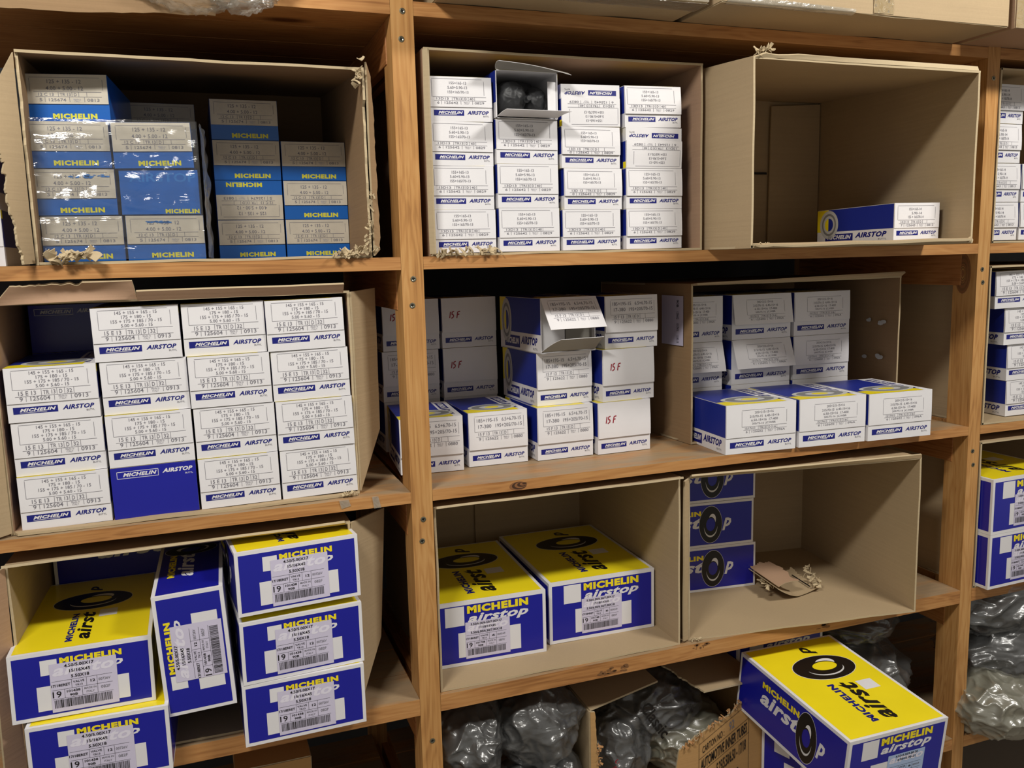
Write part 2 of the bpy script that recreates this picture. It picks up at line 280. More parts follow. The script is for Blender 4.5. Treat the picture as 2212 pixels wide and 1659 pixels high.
def tube_body(t, w, h, d, blank_front=False, openf=False, flapless=False):
    mb = MB(); F = frames(w, h, d)
    old = t == '12C'
    base = 'old_blue' if old else 'white_card'; blue = 'old_blue' if old else 'blue_card_mat'
    if openf:
        t_ = .0015
        for a in ((-w/2, -w/2+t_, 0, d, 0, h), (w/2-t_, w/2, 0, d, 0, h), (-w/2, w/2, 0, d, 0, t_), (-w/2, w/2, 0, d, h-t_, h), (-w/2, w/2, d-t_, d, 0, h)): mb.box(*a, 'white_card')
    else: mb.box(-w/2, w/2, 0, d, 0, h, base)
    if old: 
        if not openf: text(mb, F['front'], 'MICHELIN', .30, .05, .84, .165, 'yellow_old', 'heavy', 1)
        return mb
    if not openf: logo(mb, F['front'], *LOGOV[t], 'navy_print')
    L_, R_, T_ = F['left'], F['right'], F['top']
    rect(mb, L_, 0, .34, .995, .99, blue, 1); rect(mb, R_, .005, .34, 1, .99, blue, 1)
    rect(mb, R_, .0, .84, .05, .99, 'yellow_card', 2)
    # long side: yellow corner with the ring, lettering on the white band
    rect(mb, L_, 0, .34, .16, .99, 'yellow_card', 2); ring(mb, L_, .17, .55, .13, .42, .45, 'tube_light', 3); ring(mb, L_, .17, .55, .10, .33, .8, 'tube_grey', 4)
    rect(mb, L_, .12, .05, .50, .27, 'navy_print', 2); text(mb, L_, 'MICHELIN', .15, .11, .48, .23, 'white_card', 'ital', 3)
    text(mb, L_, 'AIRSTOP', .53, .13, .92, .28, 'navy_print', 'ital', 2); text(mb, L_, 'BUTYL', .82, .05, .92, .09, 'grey_print', 'reg', 2)
    # top: white band on the right, yellow corner and grey ring in front, blue behind
    rect(mb, T_, 0, .03, .74, .99, blue, 1); rect(mb, T_, 0, .0, .86, .20, 'yellow_card', 2); rect(mb, T_, .30, .2, .72, .42, 'yellow_card', 2)
    ring(mb, T_, .52, .26, .40, .19, .30, 'tube_light', 3); ring(mb, T_, .52, .26, .34, .155, .62, 'tube_grey', 4)
    text(mb, T_, 'AIRSTOP', .78, .12, .92, .46, 'navy_print', 'ital', 2, rot=90)
    rect(mb, T_, .78, .50, .93, .9, 'navy_print', 2); text(mb, T_, 'MICHELIN', .81, .53, .90, .87, 'white_card', 'ital', 3, rot=90)
    return mb
def smear(mb, F, spots, seed):
    r = random.Random(seed)
    for (u, v, n, s_) in spots:
        for k in range(n):
            cu, cv = u+r.uniform(-.14, .14), v+r.uniform(-.02, .02); m_ = r.uniform(.3, 1)*s_
            pts = [(cu+m_*2.2*math.cos(q*math.pi/4)*r.uniform(.6, 1), cv+m_*math.sin(q*math.pi/4)*r.uniform(.6, 1)) for q in range(8)]
            mb.poly([F.p(a, b, 3.5*LAY) for a, b in pts], 'ink_blue')
def end_flap(t, w, h, bulge=.0, blank=False, pen=None, mat=None, spots=None):
    """tuck flap carrying the printed size table; origin at its top hinge"""
    v0 = FLAPV[t]
    b = lambda u, v: .0010 + bulge*math.sin(math.pi*min(1, max(0, (1-v)/(1-v0))*.62))**1.3
    F = Frame((-w/2, 0, -h), (1, 0, 0), (0, 0, 1), w, h, bend=b)
    mb = MB(); m = mat or ('cream_card' if t == '12C' else 'white_card'); a, c = .0, 1.0
    rect(mb, F, a+.004, v0, c-.004, .999, m, 0)
    k = 6
    for i in range(4):          # thin lower edge
        u0_, u1_ = a+.004+(c-a-.008)*i/4, a+.004+(c-a-.008)*(i+1)/4
        mb.poly([F.p(u0_, v0, -.001), F.p(u1_, v0, -.001), F.p(u1_, v0, 0), F.p(u0_, v0, 0)], m)
    for u in (a+.004, c-.004):
        for j in range(6):
            p0, p1 = v0+(1-v0)*j/6, v0+(1-v0)*(j+1)/6
            q = [F.p(u, p0, -.001-b(u, p0)+.0005), F.p(u, p1, -.001-b(u, p1)+.0005), F.p(u, p1, 0), F.p(u, p0, 0)]
            mb.poly(q if u < .5 else q[::-1], m)
    if not blank: spec(mb, F, t)
    if pen:
        draw_pen(mb, F, pen)
    for (u, v, n, s_) in spots or []: smear(mb, F, [(u, v, n, s_)], int(u*100))
    return mb
def draw_pen(mb, F, at):
    cx, cy = at; S_ = .055
    st = [[(0, 1.1), (-.35, -.9)], [(1.2, 1.2), (.55, 1.0), (.45, .2), (1.0, .1), (.9, -.6), (.2, -1.0)], [(2.4, 1.0), (2.0, -1.0)], [(2.4, 1.0), (3.2, 1.15)], [(2.2, .15), (2.9, .25)]]
    for s in st:
        for (x0, y0), (x1, y1) in zip(s, s[1:]):
            k = F.w/F.h; d = Vector((x1-x0, y1-y0)); n = Vector((-d.y, d.x))  .normalized()*.16
            pts = [(x0+n.x, y0+n.y), (x0-n.x, y0-n.y), (x1-n.x, y1-n.y), (x1+n.x, y1+n.y)]
            mb.poly([F.p(cx+a*S_, cy+c*S_*k, 3*LAY) for a, c in pts], 'red_pen')
PROTO = {}
def tube_proto(key, t, w, h, d, **kw):
    """build body and flap meshes once per kind"""
    body = tube_body(t, w, h, d, openf=kw.get('openf', False))
    if kw.get('extra'): kw['extra'](body, frames(w, h, d))
    flap = None
    if kw.get('flap', True):
        flap = end_flap(t, w, h, kw.get('bulge', 0), kw.get('blank', False), kw.get('pen'), spots=kw.get('spots')).mesh('end_flap')
    PROTO[key] = (body.mesh('carton_body'), flap, w, h, d, kw)
    return PROTO[key]
def put_tube(key, loc, label, group, rot=(0, 0, 0), flip=False, name='tube_box', s=(1, 1, 1), flaprot=0.0, cat='box'):
    bm_, fm, w, h, d, kw = PROTO[key]
    r = empty(name, loc, rot); tag(r, label, cat, group)
    b = bpy.data.objects.new('carton_body', bm_); COL.objects.link(b); b.parent = r; b.scale = s
    if flip: b.rotation_euler = (0, math.pi, 0); b.location = (0, 0, h*s[2])
    if fm:
        f = bpy.data.objects.new('end_flap', fm); COL.objects.link(f); f.parent = r; f.scale = s
        if flip: f.rotation_euler = (0, math.pi, 0); f.location = (0, 0, 0)
        else: f.location = (0, 0, h*s[2]-.0003); f.rotation_euler = (flaprot, 0, 0)
        if kw.get('pen'): f['label'] = 'blank flap with 15 F written in red pen'
    return r
# ---------------------------------------------------------------- large blue and yellow boxes
def big_face_end(mb, F, big):
    rect(mb, F, .028, .055, .972, .945, 'blue_card', 1)
    if big:
        rect(mb, F, .24, .13, .775, .52, 'white_card', 2); rect(mb, F, .135, .63, .295, .93, 'white_card', 2)
        text(mb, F, 'MICHELIN', .32, .805, .845, .925, 'yellow_card', 'heavy', 3); text(mb, F, 'airstop', .325, .62, .845, .79, 'white_card', 'soft', 2)
    else:
        rect(mb, F, .18, .125, .82, .49, 'white_card', 2); rect(mb, F, .215, .65, .33, .875, 'white_card', 2)
        text(mb, F, 'MICHELIN', .348, .79, .78, .885, 'yellow_card', 'heavy', 3); text(mb, F, 'airstop', .36, .61, .785, .77, 'white_card', 'soft', 2)
def big_top(mb, F, big):
    rect(mb, F, .028, .018, .972, .985, 'yellow_card', 1)
    if big:
        text(mb, F, 'MICHELIN', .365, .11, .435, .50, 'navy_print', 'heavy', 2, rot=90); text(mb, F, 'airst', .455, .10, .625, .50, 'black_print', 'soft', 2, rot=90)
        text(mb, F, 'p', .53, .825, .66, .92, 'black_print', 'soft', 2, rot=90); inner_ring(mb, F, .55, .675, .31, .13, (.02, .012)); rect(mb, F, .65, .385, .81, .48, 'white_card', 2)
    else:
        text(mb, F, 'MICHELIN', .372, .085, .424, .46, 'navy_print', 'heavy', 2, rot=90); text(mb, F, 'airst', .438, .09, .547, .47, 'black_print', 'soft', 2, rot=90)
        text(mb, F, 'p', .45, .79, .55, .87, 'black_print', 'soft', 2, rot=90); inner_ring(mb, F, .50, .637, .31, .13, (.02, .012)); rect(mb, F, .575, .375, .713, .475, 'white_card', 2)
def inner_ring(mb, F, cu, cv, ru, rv, off=(0, 0)):
    """printed picture of a black inner tube with highlights"""
    ring(mb, F, cu, cv, ru*1.02, rv*1.02, .96, 'white_card', 2)
    n = 44; P = []; hu, hv = cu+off[0], cv+off[1]
    for q in range(n+1):
        a = q*2*math.pi/n; c, s_ = math.cos(a), math.sin(a)
        P.append((F.p(cu+ru*c, cv+rv*s_, 3*LAY), F.p(hu+ru*.40*c, hv+rv*.36*s_, 3*LAY)))
    for q in range(n): mb.poly([P[q][0], P[q+1][0], P[q+1][1], P[q][1]], 'black_print')
    def cres(a0, a1, r0, r1, ctr, mat, lay):
        k = 18; u_, v_ = ctr
        for q in range(k):
            t0, t1 = q/k, (q+1)/k; A0, A1 = math.radians(a0+(a1-a0)*t0), math.radians(a0+(a1-a0)*t1)
            w0, w1 = (r1-r0)*math.sin(math.pi*t0), (r1-r0)*math.sin(math.pi*t1)
            pt = lambda A, r: F.p(u_+ru*r*math.cos(A), v_+rv*r*math.sin(A), lay*LAY)
            mb.poly([pt(A0, r0), pt(A0, r0+w0+.001), pt(A1, r0+w1+.001), pt(A1, r0)], mat)
    cres(190, 350, .60, .70, (cu, cv), 'tube_light', 4); cres(205, 335, .62, .67, (cu, cv), 'white_card', 5)
    cres(15, 110, .42, .62, (hu, hv), 'white_card', 4)
def big_side(mb, F, blue='blue_card', txt='white_card', k=1.0):
    rect(mb, F, .018, .055, .982, .945, blue, 1)
    m = lambda u: 1-(1-u)*k
    text(mb, F, 'MICHELIN', m(.24), .71, m(.59), .82, 'yellow_card', 'heavy', 2)
    text(mb, F, 'airst', m(.23), .43, m(.60), .68, txt, 'soft', 2)
    inner_ring(mb, F, m(.665), .50, .088*k, .41)
    text(mb, F, 'p', m(.755), .34, m(.825), .62, txt, 'soft', 2)
def big_meshes(w, h, d, key):
    mb = MB(); e = .004
    # body with softly chamfered front edges
    P = [(-w/2, 0, 0), (w/2, 0, 0), (w/2, d, 0), (-w/2, d, 0), (-w/2, 0, h), (w/2, 0, h), (w/2, d, h), (-w/2, d, h)]
    mb.hexa(P, 'white_card'); F = frames(w, h, d)
    big_face_end(mb, F['front'], key == 'b'); big_top(mb, F['top'], key == 'b'); big_side(mb, F['left'], k=.365/d); big_side(mb, F['right'], k=.365/d)
    return mb.mesh('carton_body')
def sticker_mesh(w, h, kind):
    """shipping label, origin lower-left"""
    F = Frame((0, -.0004, 0), (1, 0, 0), (0, 0, 1), w, h); mb = MB(); base = 'blue_sticker' if kind == 'c' else 'sticker'
    rect(mb, F, 0, 0, 1, 1, base, 1); K = 'black_print'
    rows = {'a': ['4.50/5.00X17', '15/16X45', '5.50X18'], 'b': ['5.50/6.00/6.50/7.00X17', '17/18/19X45', '5.50/6.00/6.50/7.00X18'], 'c': ['4.50+5.25/5.50-20', '4.00+5.00-21', '']}[kind]
    ws = {'a': (.22, .66, .29, .60, .31, .58), 'b': (.12, .82, .30, .68, .12, .82), 'c': (.2, .8, .25, .75, 0, 0)}[kind]
    text(mb, F, 'airsto', .04, .74, .96, .96, 'sticker_faint', 'soft', 2)
    for i, s in enumerate(rows):
        if s: text(mb, F, s, ws[i*2], .90-.115*i, ws[i*2+1], .965-.115*i, K, 'bold', 3)
    for v in (.635, .455, .27): hl(mb, F, .02, .92, v, K, .0005)
    r1 = [('17/18ERET' if kind == 'a' else '17/18HRET', .01, .29), ('VALVE', .33, .50), (('12' if kind == 'a' else '6'), .59, .66), ('00726V' if kind == 'a' else '009549', .71, .89)]
    for s, a, b in r1:
        if s == 'VALVE': text(mb, F, s, a, .555, b, .60, K, 'reg', 3); text(mb, F, 'TR13', a+.03, .485, b-.03, .525, K, 'reg', 3)
        else: text(mb, F, s, a, .52, b, .575, K if b < .7 else 'grey_print', 'bold' if b < .7 else 'reg', 3)
    for u in (.31, .53, .69): vl(mb, F, u, .455, .635, K, .0005)
    text(mb, F, '19', .02, .30, .15, .43, K, 'reg', 3)
    text(mb, F, '101438' if kind == 'a' else '101748', .23, .375, .43, .425, K, 'bold', 3); text(mb, F, '90B', .27, .295, .39, .345, K, 'bold', 3)
    text(mb, F, 'MADE IN', .49, .385, .67, .425, 'grey_print', 'reg', 3); text(mb, F, 'ITALY', .52, .31, .64, .35, 'grey_print', 'reg', 3); text(mb, F, '082F' if kind == 'a' else '080W', .74, .35, .88, .41, 'grey_print', 'reg', 3)
    for u in (.20, .46, .69): vl(mb, F, u, .27, .455, K, .0005)
    rnd = random.Random(5); u = .04
    while u < .9:
        a = rnd.choice([.006, .006, .011, .016]); rect(mb, F, u, .08, u+a, .25, K, 2); u += a + rnd.choice([.006, .006, .010])
    return mb.mesh('shipping_label')
BIG = {'i': (.200, .119, .285), 'a': (.224, .119, .365), 'b': (.266, .145, .365)}
BM = {k: big_meshes(*v, k) for k, v in BIG.items()}
SM = {k: sticker_mesh(*({'a': (.104, .086), 'b': (.101, .083), 'c': (.101, .080)}[k]), k) for k in 'abc'}
def put_big(k, loc, label, group, rot=(0, 0, 0), stick='a', name='tube_carton', su=(.275, .08)):
    w, h, d = BIG[k]; r = empty(name, loc, rot); tag(r, label, 'box', group)
    b = bpy.data.objects.new('carton_body', BM[k]); COL.objects.link(b); b.parent = r
    if stick:
        s = bpy.data.objects.new('shipping_label', SM[stick]); COL.objects.link(s); s.parent = r; s.location = (-w/2+su[0]*w, -.0003, su[1]*h); s['label'] = 'pale lilac shipping label with bar code' if stick != 'c' else 'pale blue shipping label'
    return r

# ---------------------------------------------------------------- sheets, cartons
def sheet(mb, fn, t, nu, nv, mat, edge='cardboard_edge', back=None, jag=None, jagu=None, wob=.0):
    """a bent cardboard sheet: fn(u,v)->Vector; jag(u) eats the v=1 edge, jagu(v) the u=1 edge"""
    G = []
    for i in range(nu+1):
        row = []
        for j in range(nv+1):
            u, v = i/nu, j/nv
            uu_ = u*(1-(jagu(v) if jagu else 0)); vv = v*(1-(jag(u) if jag else 0))
            p = Vector(fn(uu_, vv))
            row.append(p)
        G.append(row)
    def nrm(i, j):
        a = G[min(i+1, nu)][j]-G[max(i-1, 0)][j]; b = G[i][min(j+1, nv)]-G[i][max(j-1, 0)]; n = a.cross(b)
        return n.normalized() if n.length > 1e-12 else Vector((0, -1, 0))
    A = []; B = []
    for i in range(nu+1):
        for j in range(nv+1):
            n = nrm(i, j); w_ = wob*noise.noise(G[i][j]*9.0)
            A.append(G[i][j]+n*(w_+t/2)); B.append(G[i][j]+n*(w_-t/2))
    id_ = lambda i, j: i*(nv+1)+j
    fa = []; 
    for i in range(nu):
        for j in range(nv): fa.append((id_(i, j), id_(i+1, j), id_(i+1, j+1), id_(i, j+1)))
    mb.add(A, fa, mat, True); mb.add(B, [f[::-1] for f in fa], back or mat, True)
    loop = [(i, 0) for i in range(nu)] + [(nu, j) for j in range(nv)] + [(i, nv) for i in range(nu, 0, -1)] + [(0, j) for j in range(nv, 0, -1)]
    for a, b in zip(loop, loop[1:]+loop[:1]):
        mb.poly([A[id_(*a)], B[id_(*a)], B[id_(*b)], A[id_(*b)]], edge)
def quadfn(p00, p10, p11, p01, bulge=0.0, sag=(0, 0, 0)):
    p00, p10, p11, p01 = map(Vector, (p00, p10, p11, p01)); sg = Vector(sag)
    def f(u, v):
        p = (p00*(1-u)+p10*u)*(1-v) + (p01*(1-u)+p11*u)*v
        return p + sg*(math.sin(math.pi*u)*math.sin(math.pi*min(1, v)))
    return f
def torn(seed, amp, a=0.0, b=1.0, L=30):
    def f(u):
        if u < a or u > b: return 0
        n = .5+.5*noise.noise(Vector((u*L*.22, seed*1.7, 0))) + .30*noise.noise(Vector((u*L*.8, seed*2.3, 5))) + .16*noise.noise(Vector((u*L*2.1, seed*.9, 9)))
        return amp*max(0, min(1, n-.15))
    return f
def shreds(mb, p0, p1, n, size, seed, mat='cardboard_edge', spread=.01):
    r = random.Random(seed); p0, p1 = Vector(p0), Vector(p1)
    for k in range(n):
        c = p0.lerp(p1, r.random()) + Vector((r.uniform(-1, 1), r.uniform(-1, .3), r.uniform(-.2, 1)))*spread
        a = Vector((r.uniform(-1, 1), r.uniform(-1, 1), r.uniform(-1, 1))).normalized(); b = a.orthogonal().normalized(); s1 = size*r.uniform(.4, 1.2); s2 = size*r.uniform(.25, .8)
        cu = r.uniform(-.6, .6)
        sheet(mb, lambda u, v, c=c, a=a, b=b, s1=s1, s2=s2, cu=cu: c + a*(u-.5)*s1 + b*(v-.5)*s2*(1-.5*u) + a.cross(b)*cu*s1*(u-.5)**2*2, .0012, 5, 3, mat, jag=torn(seed+k, .5, L=7))
def carton(name, front, back, label, group=None, mat='cardboard', t=.0045, jag={}, wob=.0015, cat='carton', wallgap=True, sag={}):
    """open-fronted carton lying on its side; front/back = (x0,x1,z0,z1,yl,yr)"""
    x0, x1, z0, z1, yl, yr = front; X0, X1, Z0, Z1, YL, YR = back
    r = empty(name, ((x0+x1)/2, (yl+yr)/2, z0)); tag(r, label, cat, group); o = Vector(r.location)
    f = [Vector((x0, yl, z0)), Vector((x1, yr, z0)), Vector((x1, yr, z1)), Vector((x0, yl, z1))]; b = [Vector((X0, YL, Z0)), Vector((X1, YR, Z0)), Vector((X1, YR, Z1)), Vector((X0, YL, Z1))]
    f = [p-o for p in f]; b = [p-o for p in b]; h = t/2
    mb = MB()
    S = lambda k: sag.get(k, (0, 0, 0))
    up = Vector((0, 0, h)); rt = Vector((h, 0, 0))
    sheet(mb, quadfn(b[0]+up, b[1]+up, f[1]+up, f[0]+up, sag=S('bottom')), t, 40, 8, mat, jag=jag.get('bottom'), wob=wob)
    sheet(mb, quadfn(b[3]-up, b[2]-up, f[2]-up, f[3]-up, sag=S('top')), t, 40, 8, mat, jag=jag.get('top'), wob=wob)
    sheet(mb, quadfn(b[0]+rt, b[3]+rt, f[3]+rt, f[0]+rt, sag=S('left')), t, 30, 8, mat, jag=jag.get('left'), wob=wob)
    sheet(mb, quadfn(b[1]-rt, b[2]-rt, f[2]-rt, f[1]-rt, sag=S('right')), t, 30, 8, mat, jag=jag.get('right'), wob=wob)
    sheet(mb, quadfn(b[0], b[1], b[2], b[3]), t, 12, 8, mat, wob=wob)
    mb.obj('carton_shell', r)
    return r
def child_sheet(r, name, pts, t=.0045, mat='cardboard', jag=None, jagu=None, wob=.0015, nu=20, nv=12, sag=(0, 0, 0), label=None, back=None):
    o = Vector(r.location); mb = MB(); P = [Vector(p)-o for p in pts]
    sheet(mb, quadfn(*P, sag=sag), t, nu, nv, mat, jag=jag, jagu=jagu, wob=wob, back=back); ob = mb.obj(name, r)
    if label: ob['label'] = label
    return ob
# ================================================================ setting
def plane_struct(name, P, mat, n=1):
    mb = MB(); mb.hexa(P, mat); o = mb.obj(name); tag(o, kind='structure'); return o
def slab(name, x0, x1, y0, y1, z0, z1, mat):
    mb = MB(); mb.box(x0, x1, y0, y1, z0, z1, mat); o = mb.obj(name); return tag(o, kind='structure')
slab('wall_back', -2.6, 4.6, .86, .96, -1.72, 1.52, 'wall_paint')
slab('floor', -2.6, 4.6, -3.2, .86, -1.82, -1.72, 'floor_concrete')
slab('ceiling', -2.6, 4.6, -3.2, .86, 1.42, 1.52, 'ceiling_board')
# ================================================================ shelving
S0T, S1T, S2T, S3T, S4T = .470, .0105, -.445, -.877, -1.290
S0, S1, S2, S3, S4 = .445, -.0135, -.467, -.912, -1.322
shelf = empty('shelving_rack', (1.10, .35, -1.72))
tag(shelf, 'tall pine shelving rack with screwed posts holding all the cartons', 'shelving')
SO = Vector(shelf.location)
def part(mb, name, bevel=.0015, label=None):
    mb.v = [(x-SO.x, y-SO.y, z-SO.z) for x, y, z in mb.v]
    o = mb.obj(name, shelf, bevel=bevel)
    if label: o['label'] = label
    return o
PX = [(-1.075, -1.035), (.362, .4045), (1.798, 1.8365), (3.235, 3.275)]
for k, (a, b) in enumerate(PX):
    for y0, y1 in ((0, .070), (.62, .69)):
        mb = MB(); mb.box(a, b, y0, y1, -1.72, .86, 'pine_z')
        if k == 2 and y0 == 0:
            fl_ = Frame((a-.0003, y1, -1.72), (0, -1, 0), (0, 0, 1), y1-y0, 2.58)
            for q in range(7): ring(mb, fl_, .42, (1.72-.062)/2.58, .33-.045*q, (.050-.0068*q)/2.58, .82 if q < 6 else .0, ['knot_brown', 'smudge'][q % 2], 1+q, n=30)
        p = part(mb, 'post', 0)
        if y0 == 0 and k in (1, 2):
            c = (a+b)/2
            zs = [.452, .403, -.031, -.081, -.502, -.546, -.972] if k == 1 else [.400, -.052, -.084, -.509, -.545]
            for i, z in enumerate(zs):
                m2 = MB(); n = 16; x_ = c+(-.003 if i % 2 else .001); R_ = .0055
                ringp = [(x_+R_*math.cos(q*2*math.pi/n), -.0009, z+R_*math.sin(q*2*math.pi/n)) for q in range(n)]
                rin = [(x_+R_*.62*math.cos(q*2*math.pi/n), -.0013, z+R_*.62*math.sin(q*2*math.pi/n)) for q in range(n)]
                cen = [(x_+R_*.25*math.cos(q*2*math.pi/n), -.0004, z+R_*.25*math.sin(q*2*math.pi/n)) for q in range(n)]
                rim = [(x_+R_*math.cos(q*2*math.pi/n), .002, z+R_*math.sin(q*2*math.pi/n)) for q in range(n)]
                for q in range(n):
                    w_ = (q+1) % n
                    m2.poly([rim[q], rim[w_], ringp[w_], ringp[q]], 'screw_metal'); m2.poly([ringp[q], ringp[w_], rin[w_], rin[q]], 'screw_metal'); m2.poly([rin[q], rin[w_], cen[w_], cen[q]], 'screw_metal' if q % 4 else 'recess_dark')
                m2.poly(cen, 'recess_dark')
                for ang in (.4, .4+math.pi/2):
                    dx, dz = math.cos(ang)*.0034, math.sin(ang)*.0034; nx, nz = -math.sin(ang)*.0006, math.cos(ang)*.0006
                    m2.poly([(x_-dx-nx, -.00145, z-dz-nz), (x_+dx-nx, -.00145, z+dz-nz), (x_+dx+nx, -.00145, z+dz+nz), (x_-dx+nx, -.00145, z-dz+nz)], 'recess_dark')
                m2.v = [(x-SO.x, y-SO.y, zz-SO.z) for x, y, zz in m2.v]
                s_ = m2.obj('screw', p)
for lv, (zt, zb) in enumerate(((S0T, S0), (S1T, S1), (S2T, S2), (S3T, S3), (S4T, S4))):
    for k in range(3):
        a = PX[k][1]+.0005; b = PX[k+1][0]-.0005
        mb = MB(); tilt = 0
        ys = [(0.0, .118), (.121, .245), (.248, .372), (.375, .50), (.503, .62)]
        for j, (y0, y1) in enumerate(ys):
            mb.box(a, b, y0, y1, zb, zt-(.0 if j == 0 else .0008*(j % 2)), 'pine_top' if j == -1 else 'pine_x', {'top': 'pine_top'})
        fs = Frame((a, 0, zb), (1, 0, 0), (0, 0, 1), b-a, zt-zb)
        if (lv, k) == (2, 1):
            for q in range(6): ring(mb, fs, (.585-a)/(b-a)+.002*q, .42+.04*q, .0135-.002*q, .42-.065*q, .0, ['knot_brown', 'knot_dark'][q % 2], 1+q)
        if (lv, k) == (3, 1):
            rs = random.Random(4)
            for cx_, cz_, n_, sp in ((.80, .35, 26, .035), (1.02, .82, 12, .02), (1.36, .5, 12, .018)):
                for q in range(n_): ring(mb, fs, (cx_-a+rs.uniform(-sp, sp))/(b-a), min(.9, max(.1, cz_+rs.uniform(-.2, .2))), rs.uniform(.001, .006), rs.uniform(.03, .09), .0, 'smudge', 1+(q % 3), n=10)
        part(mb, 'shelf_board', 0)
    for k in range(4):
        a, b = PX[k]
        if k > 0:
            mb = MB(); mb.box(a-.0015, a+.016, .046, .665, zb-.078, zb-.0005, 'pine_y'); part(mb, 'bearer_rail')
        if k < 3:
            mb = MB(); mb.box(b-.016, b+.0015, .046, .665, zb-.078, zb-.0005, 'pine_y'); part(mb, 'bearer_rail')
# tape remains on the middle shelf edge
def tape(name, pts, label, cat='tape', mat='clear_tape'):
    mb = MB(); o = Vector(pts[0]); sheet(mb, quadfn(*[Vector(p)-o for p in pts]), .0003, 8, 3, mat, edge=mat, wob=.0006); ob = mb.obj(name); ob.location = o; tag(ob, label, cat); return ob
tape('tape_strip', [(.288, -.0012, S2-.0005), (.302, -.0012, S2-.0005), (.297, -.0014, S2T+.001), (.285, -.0014, S2T+.001)], 'clear tape strip stuck on the middle shelf edge left of the post')
tape('tape_strip', [(.226, -.0012, S2+.006), (.244, -.0012, S2+.010), (.240, -.0014, S2T+.001), (.222, -.0014, S2T+.001)], 'torn clear tape remnant on the middle shelf edge below the white boxes')

# ================================================================ upper left: carton A with old blue boxes
GA = 'old blue inner tube boxes in the torn upper left carton'
A = carton('torn_carton', (-.247, .309, S1T+.0005, .350, .0, .0), (-.262, .312, S1T+.0005, .40, .55, .55),
           'ragged open cardboard carton on the upper left shelf holding old blue boxes', mat='cardboard_dark',
           jag={'bottom': torn(3, .03, 0, 1, 24), 'right': torn(4, .03, .0, .8, 26), 'left': torn(7, .02), 'top': torn(8, .02, .5, 1)}, sag={'top': (0, 0, .008)})
child_sheet(A, 'side_flap', [(-.2495, -.001, .345), (-.2495, -.001, .014), (-.262, -.035, .012), (-.292, -.03, .255)], jag=torn(9, .45, 0, 1, 26), nu=90, nv=6, mat='cardboard', label='torn left flap with a ragged edge')
child_sheet(A, 'side_flap', [(.3125, .002, .36), (.3125, .002, .014), (.329, .012, .03), (.323, .012, .33)], jag=torn(19, .5, 0, 1, 26), nu=30, nv=4, mat='cardboard_dark')
o_ = Vector(A.location)
mb = MB(); 
for i, (p0, p1, n, s_) in enumerate([((-.225, -.004, .018), (-.165, -.012, .028), 22, .030), ((.24, -.006, .016), (.315, -.006, .022), 24, .022), ((.298, -.004, .02), (.312, -.002, .13), 20, .012), ((.29, -.004, .31), (.30, -.004, .36), 12, .02)]):
    shreds(mb, Vector(p0)-o_, Vector(p1)-o_, n, s_, 30+i, spread=.005)
mb.obj('torn_shreds', A)
tw, th, td = .1275, .0765, .24
tube_proto('A', '12C', tw, th, td, bulge=.001)
def stain(seed):
    def f(mb, F): pass
    return f
def plainblue(body, F):
    rect(body, F['front'], 0, 0, 1, 1, 'old_blue', 3); hl(body, F['front'], .01, .99, .33, 'navy_print', .0008)
    text(body, F['front'], 'AIRSTOP', .12, .72, .97, .93, 'ink_blue', 'bold', 4); text(body, F['front'], 'MICHELIN', .55, .02, .99, .12, 'yellow_old', 'heavy', 4)
tube_proto('A2', '12C', tw, th, td, bulge=.001, spots=[(.60, .83, 16, .022), (.78, .86, 10, .025)]); tube_proto('A3', '12C', tw, th, td, bulge=.001, spots=[(.42, .86, 34, .020)])
tube_proto('Ab', '12C', tw, th, td, flap=False, extra=plainblue)
z = S1T+.0055
cols = [(-.180, [0, 1, 2, 3], ['bottom', 'second from bottom', 'third from bottom', 'topmost']), (-.048, [0, 1, 2], ['bottom', 'middle', 'top'])]
xo = [-.178, -.184, -.187, -.183]; ro = [1.0, 1.5, 2.2, 3.0]
dA = ['scuffed old blue tube box at the bottom left corner of the upper left carton', 'old blue tube box with ink smears on its label, second from bottom at the left',
      'dusty old blue tube box under the topmost one, left in the upper left carton', 'old blue tube box topmost in the left column, in shade under the carton lid']
for i in range(4): put_tube('A2' if i == 1 else 'A', (xo[i], .052 + (.012 if i == 3 else 0), z+i*.0785), dA[i], GA, rot=(0, -math.radians([0, .3, .5, .6][i]), math.radians(-2 if i < 3 else -5)))
put_tube('A3', (-.046, .045, z), 'old blue tube box with blue ink over its top line, bottom of the wrapped column', GA, rot=(0, 0, 0))
put_tube('Ab', (-.050, .045, z+.0785), 'plain blue tube box face in the middle of the wrapped column', GA, rot=(0, 0, math.radians(-1)))
put_tube('A', (-.055, .040, z+.157), 'bright labelled old blue tube box on top of the plastic wrapped column', GA, rot=(0, -math.radians(1.2), math.radians(-1)))
dC = ['dusty blue tube box at the bottom of the third column in the upper left carton', 'upside down old tube box in the third column of the upper left carton', 'old blue tube box above the upside down one in the upper left carton', 'old blue tube box topmost in the third column of the upper left carton']
for i in range(4):
    put_tube('A', (.110, .222, z+i*.0775), dC[i], GA, flip=(i == 1))
dD = ['old blue tube box at the bottom right corner of the upper left carton', 'old blue tube box in the middle of the right column, upper left carton', 'old blue tube box on top of the right column, upper left carton']
for i in range(3): put_tube('A', (.2405, .222, z+i*.0775), dD[i], GA)
put_tube('A', (-.045, .31, z+.157+.0785), 'dim tube box deep behind the wrapped column in the upper left carton', GA, s=(1, .8, 1))
for i in range(3): put_tube('A', (-.045, .31, z+.0785*i), 'hidden tube box behind the wrapped column, %s of its stack' % ['bottom', 'middle', 'third'][i], GA, s=(1, .8, 1))
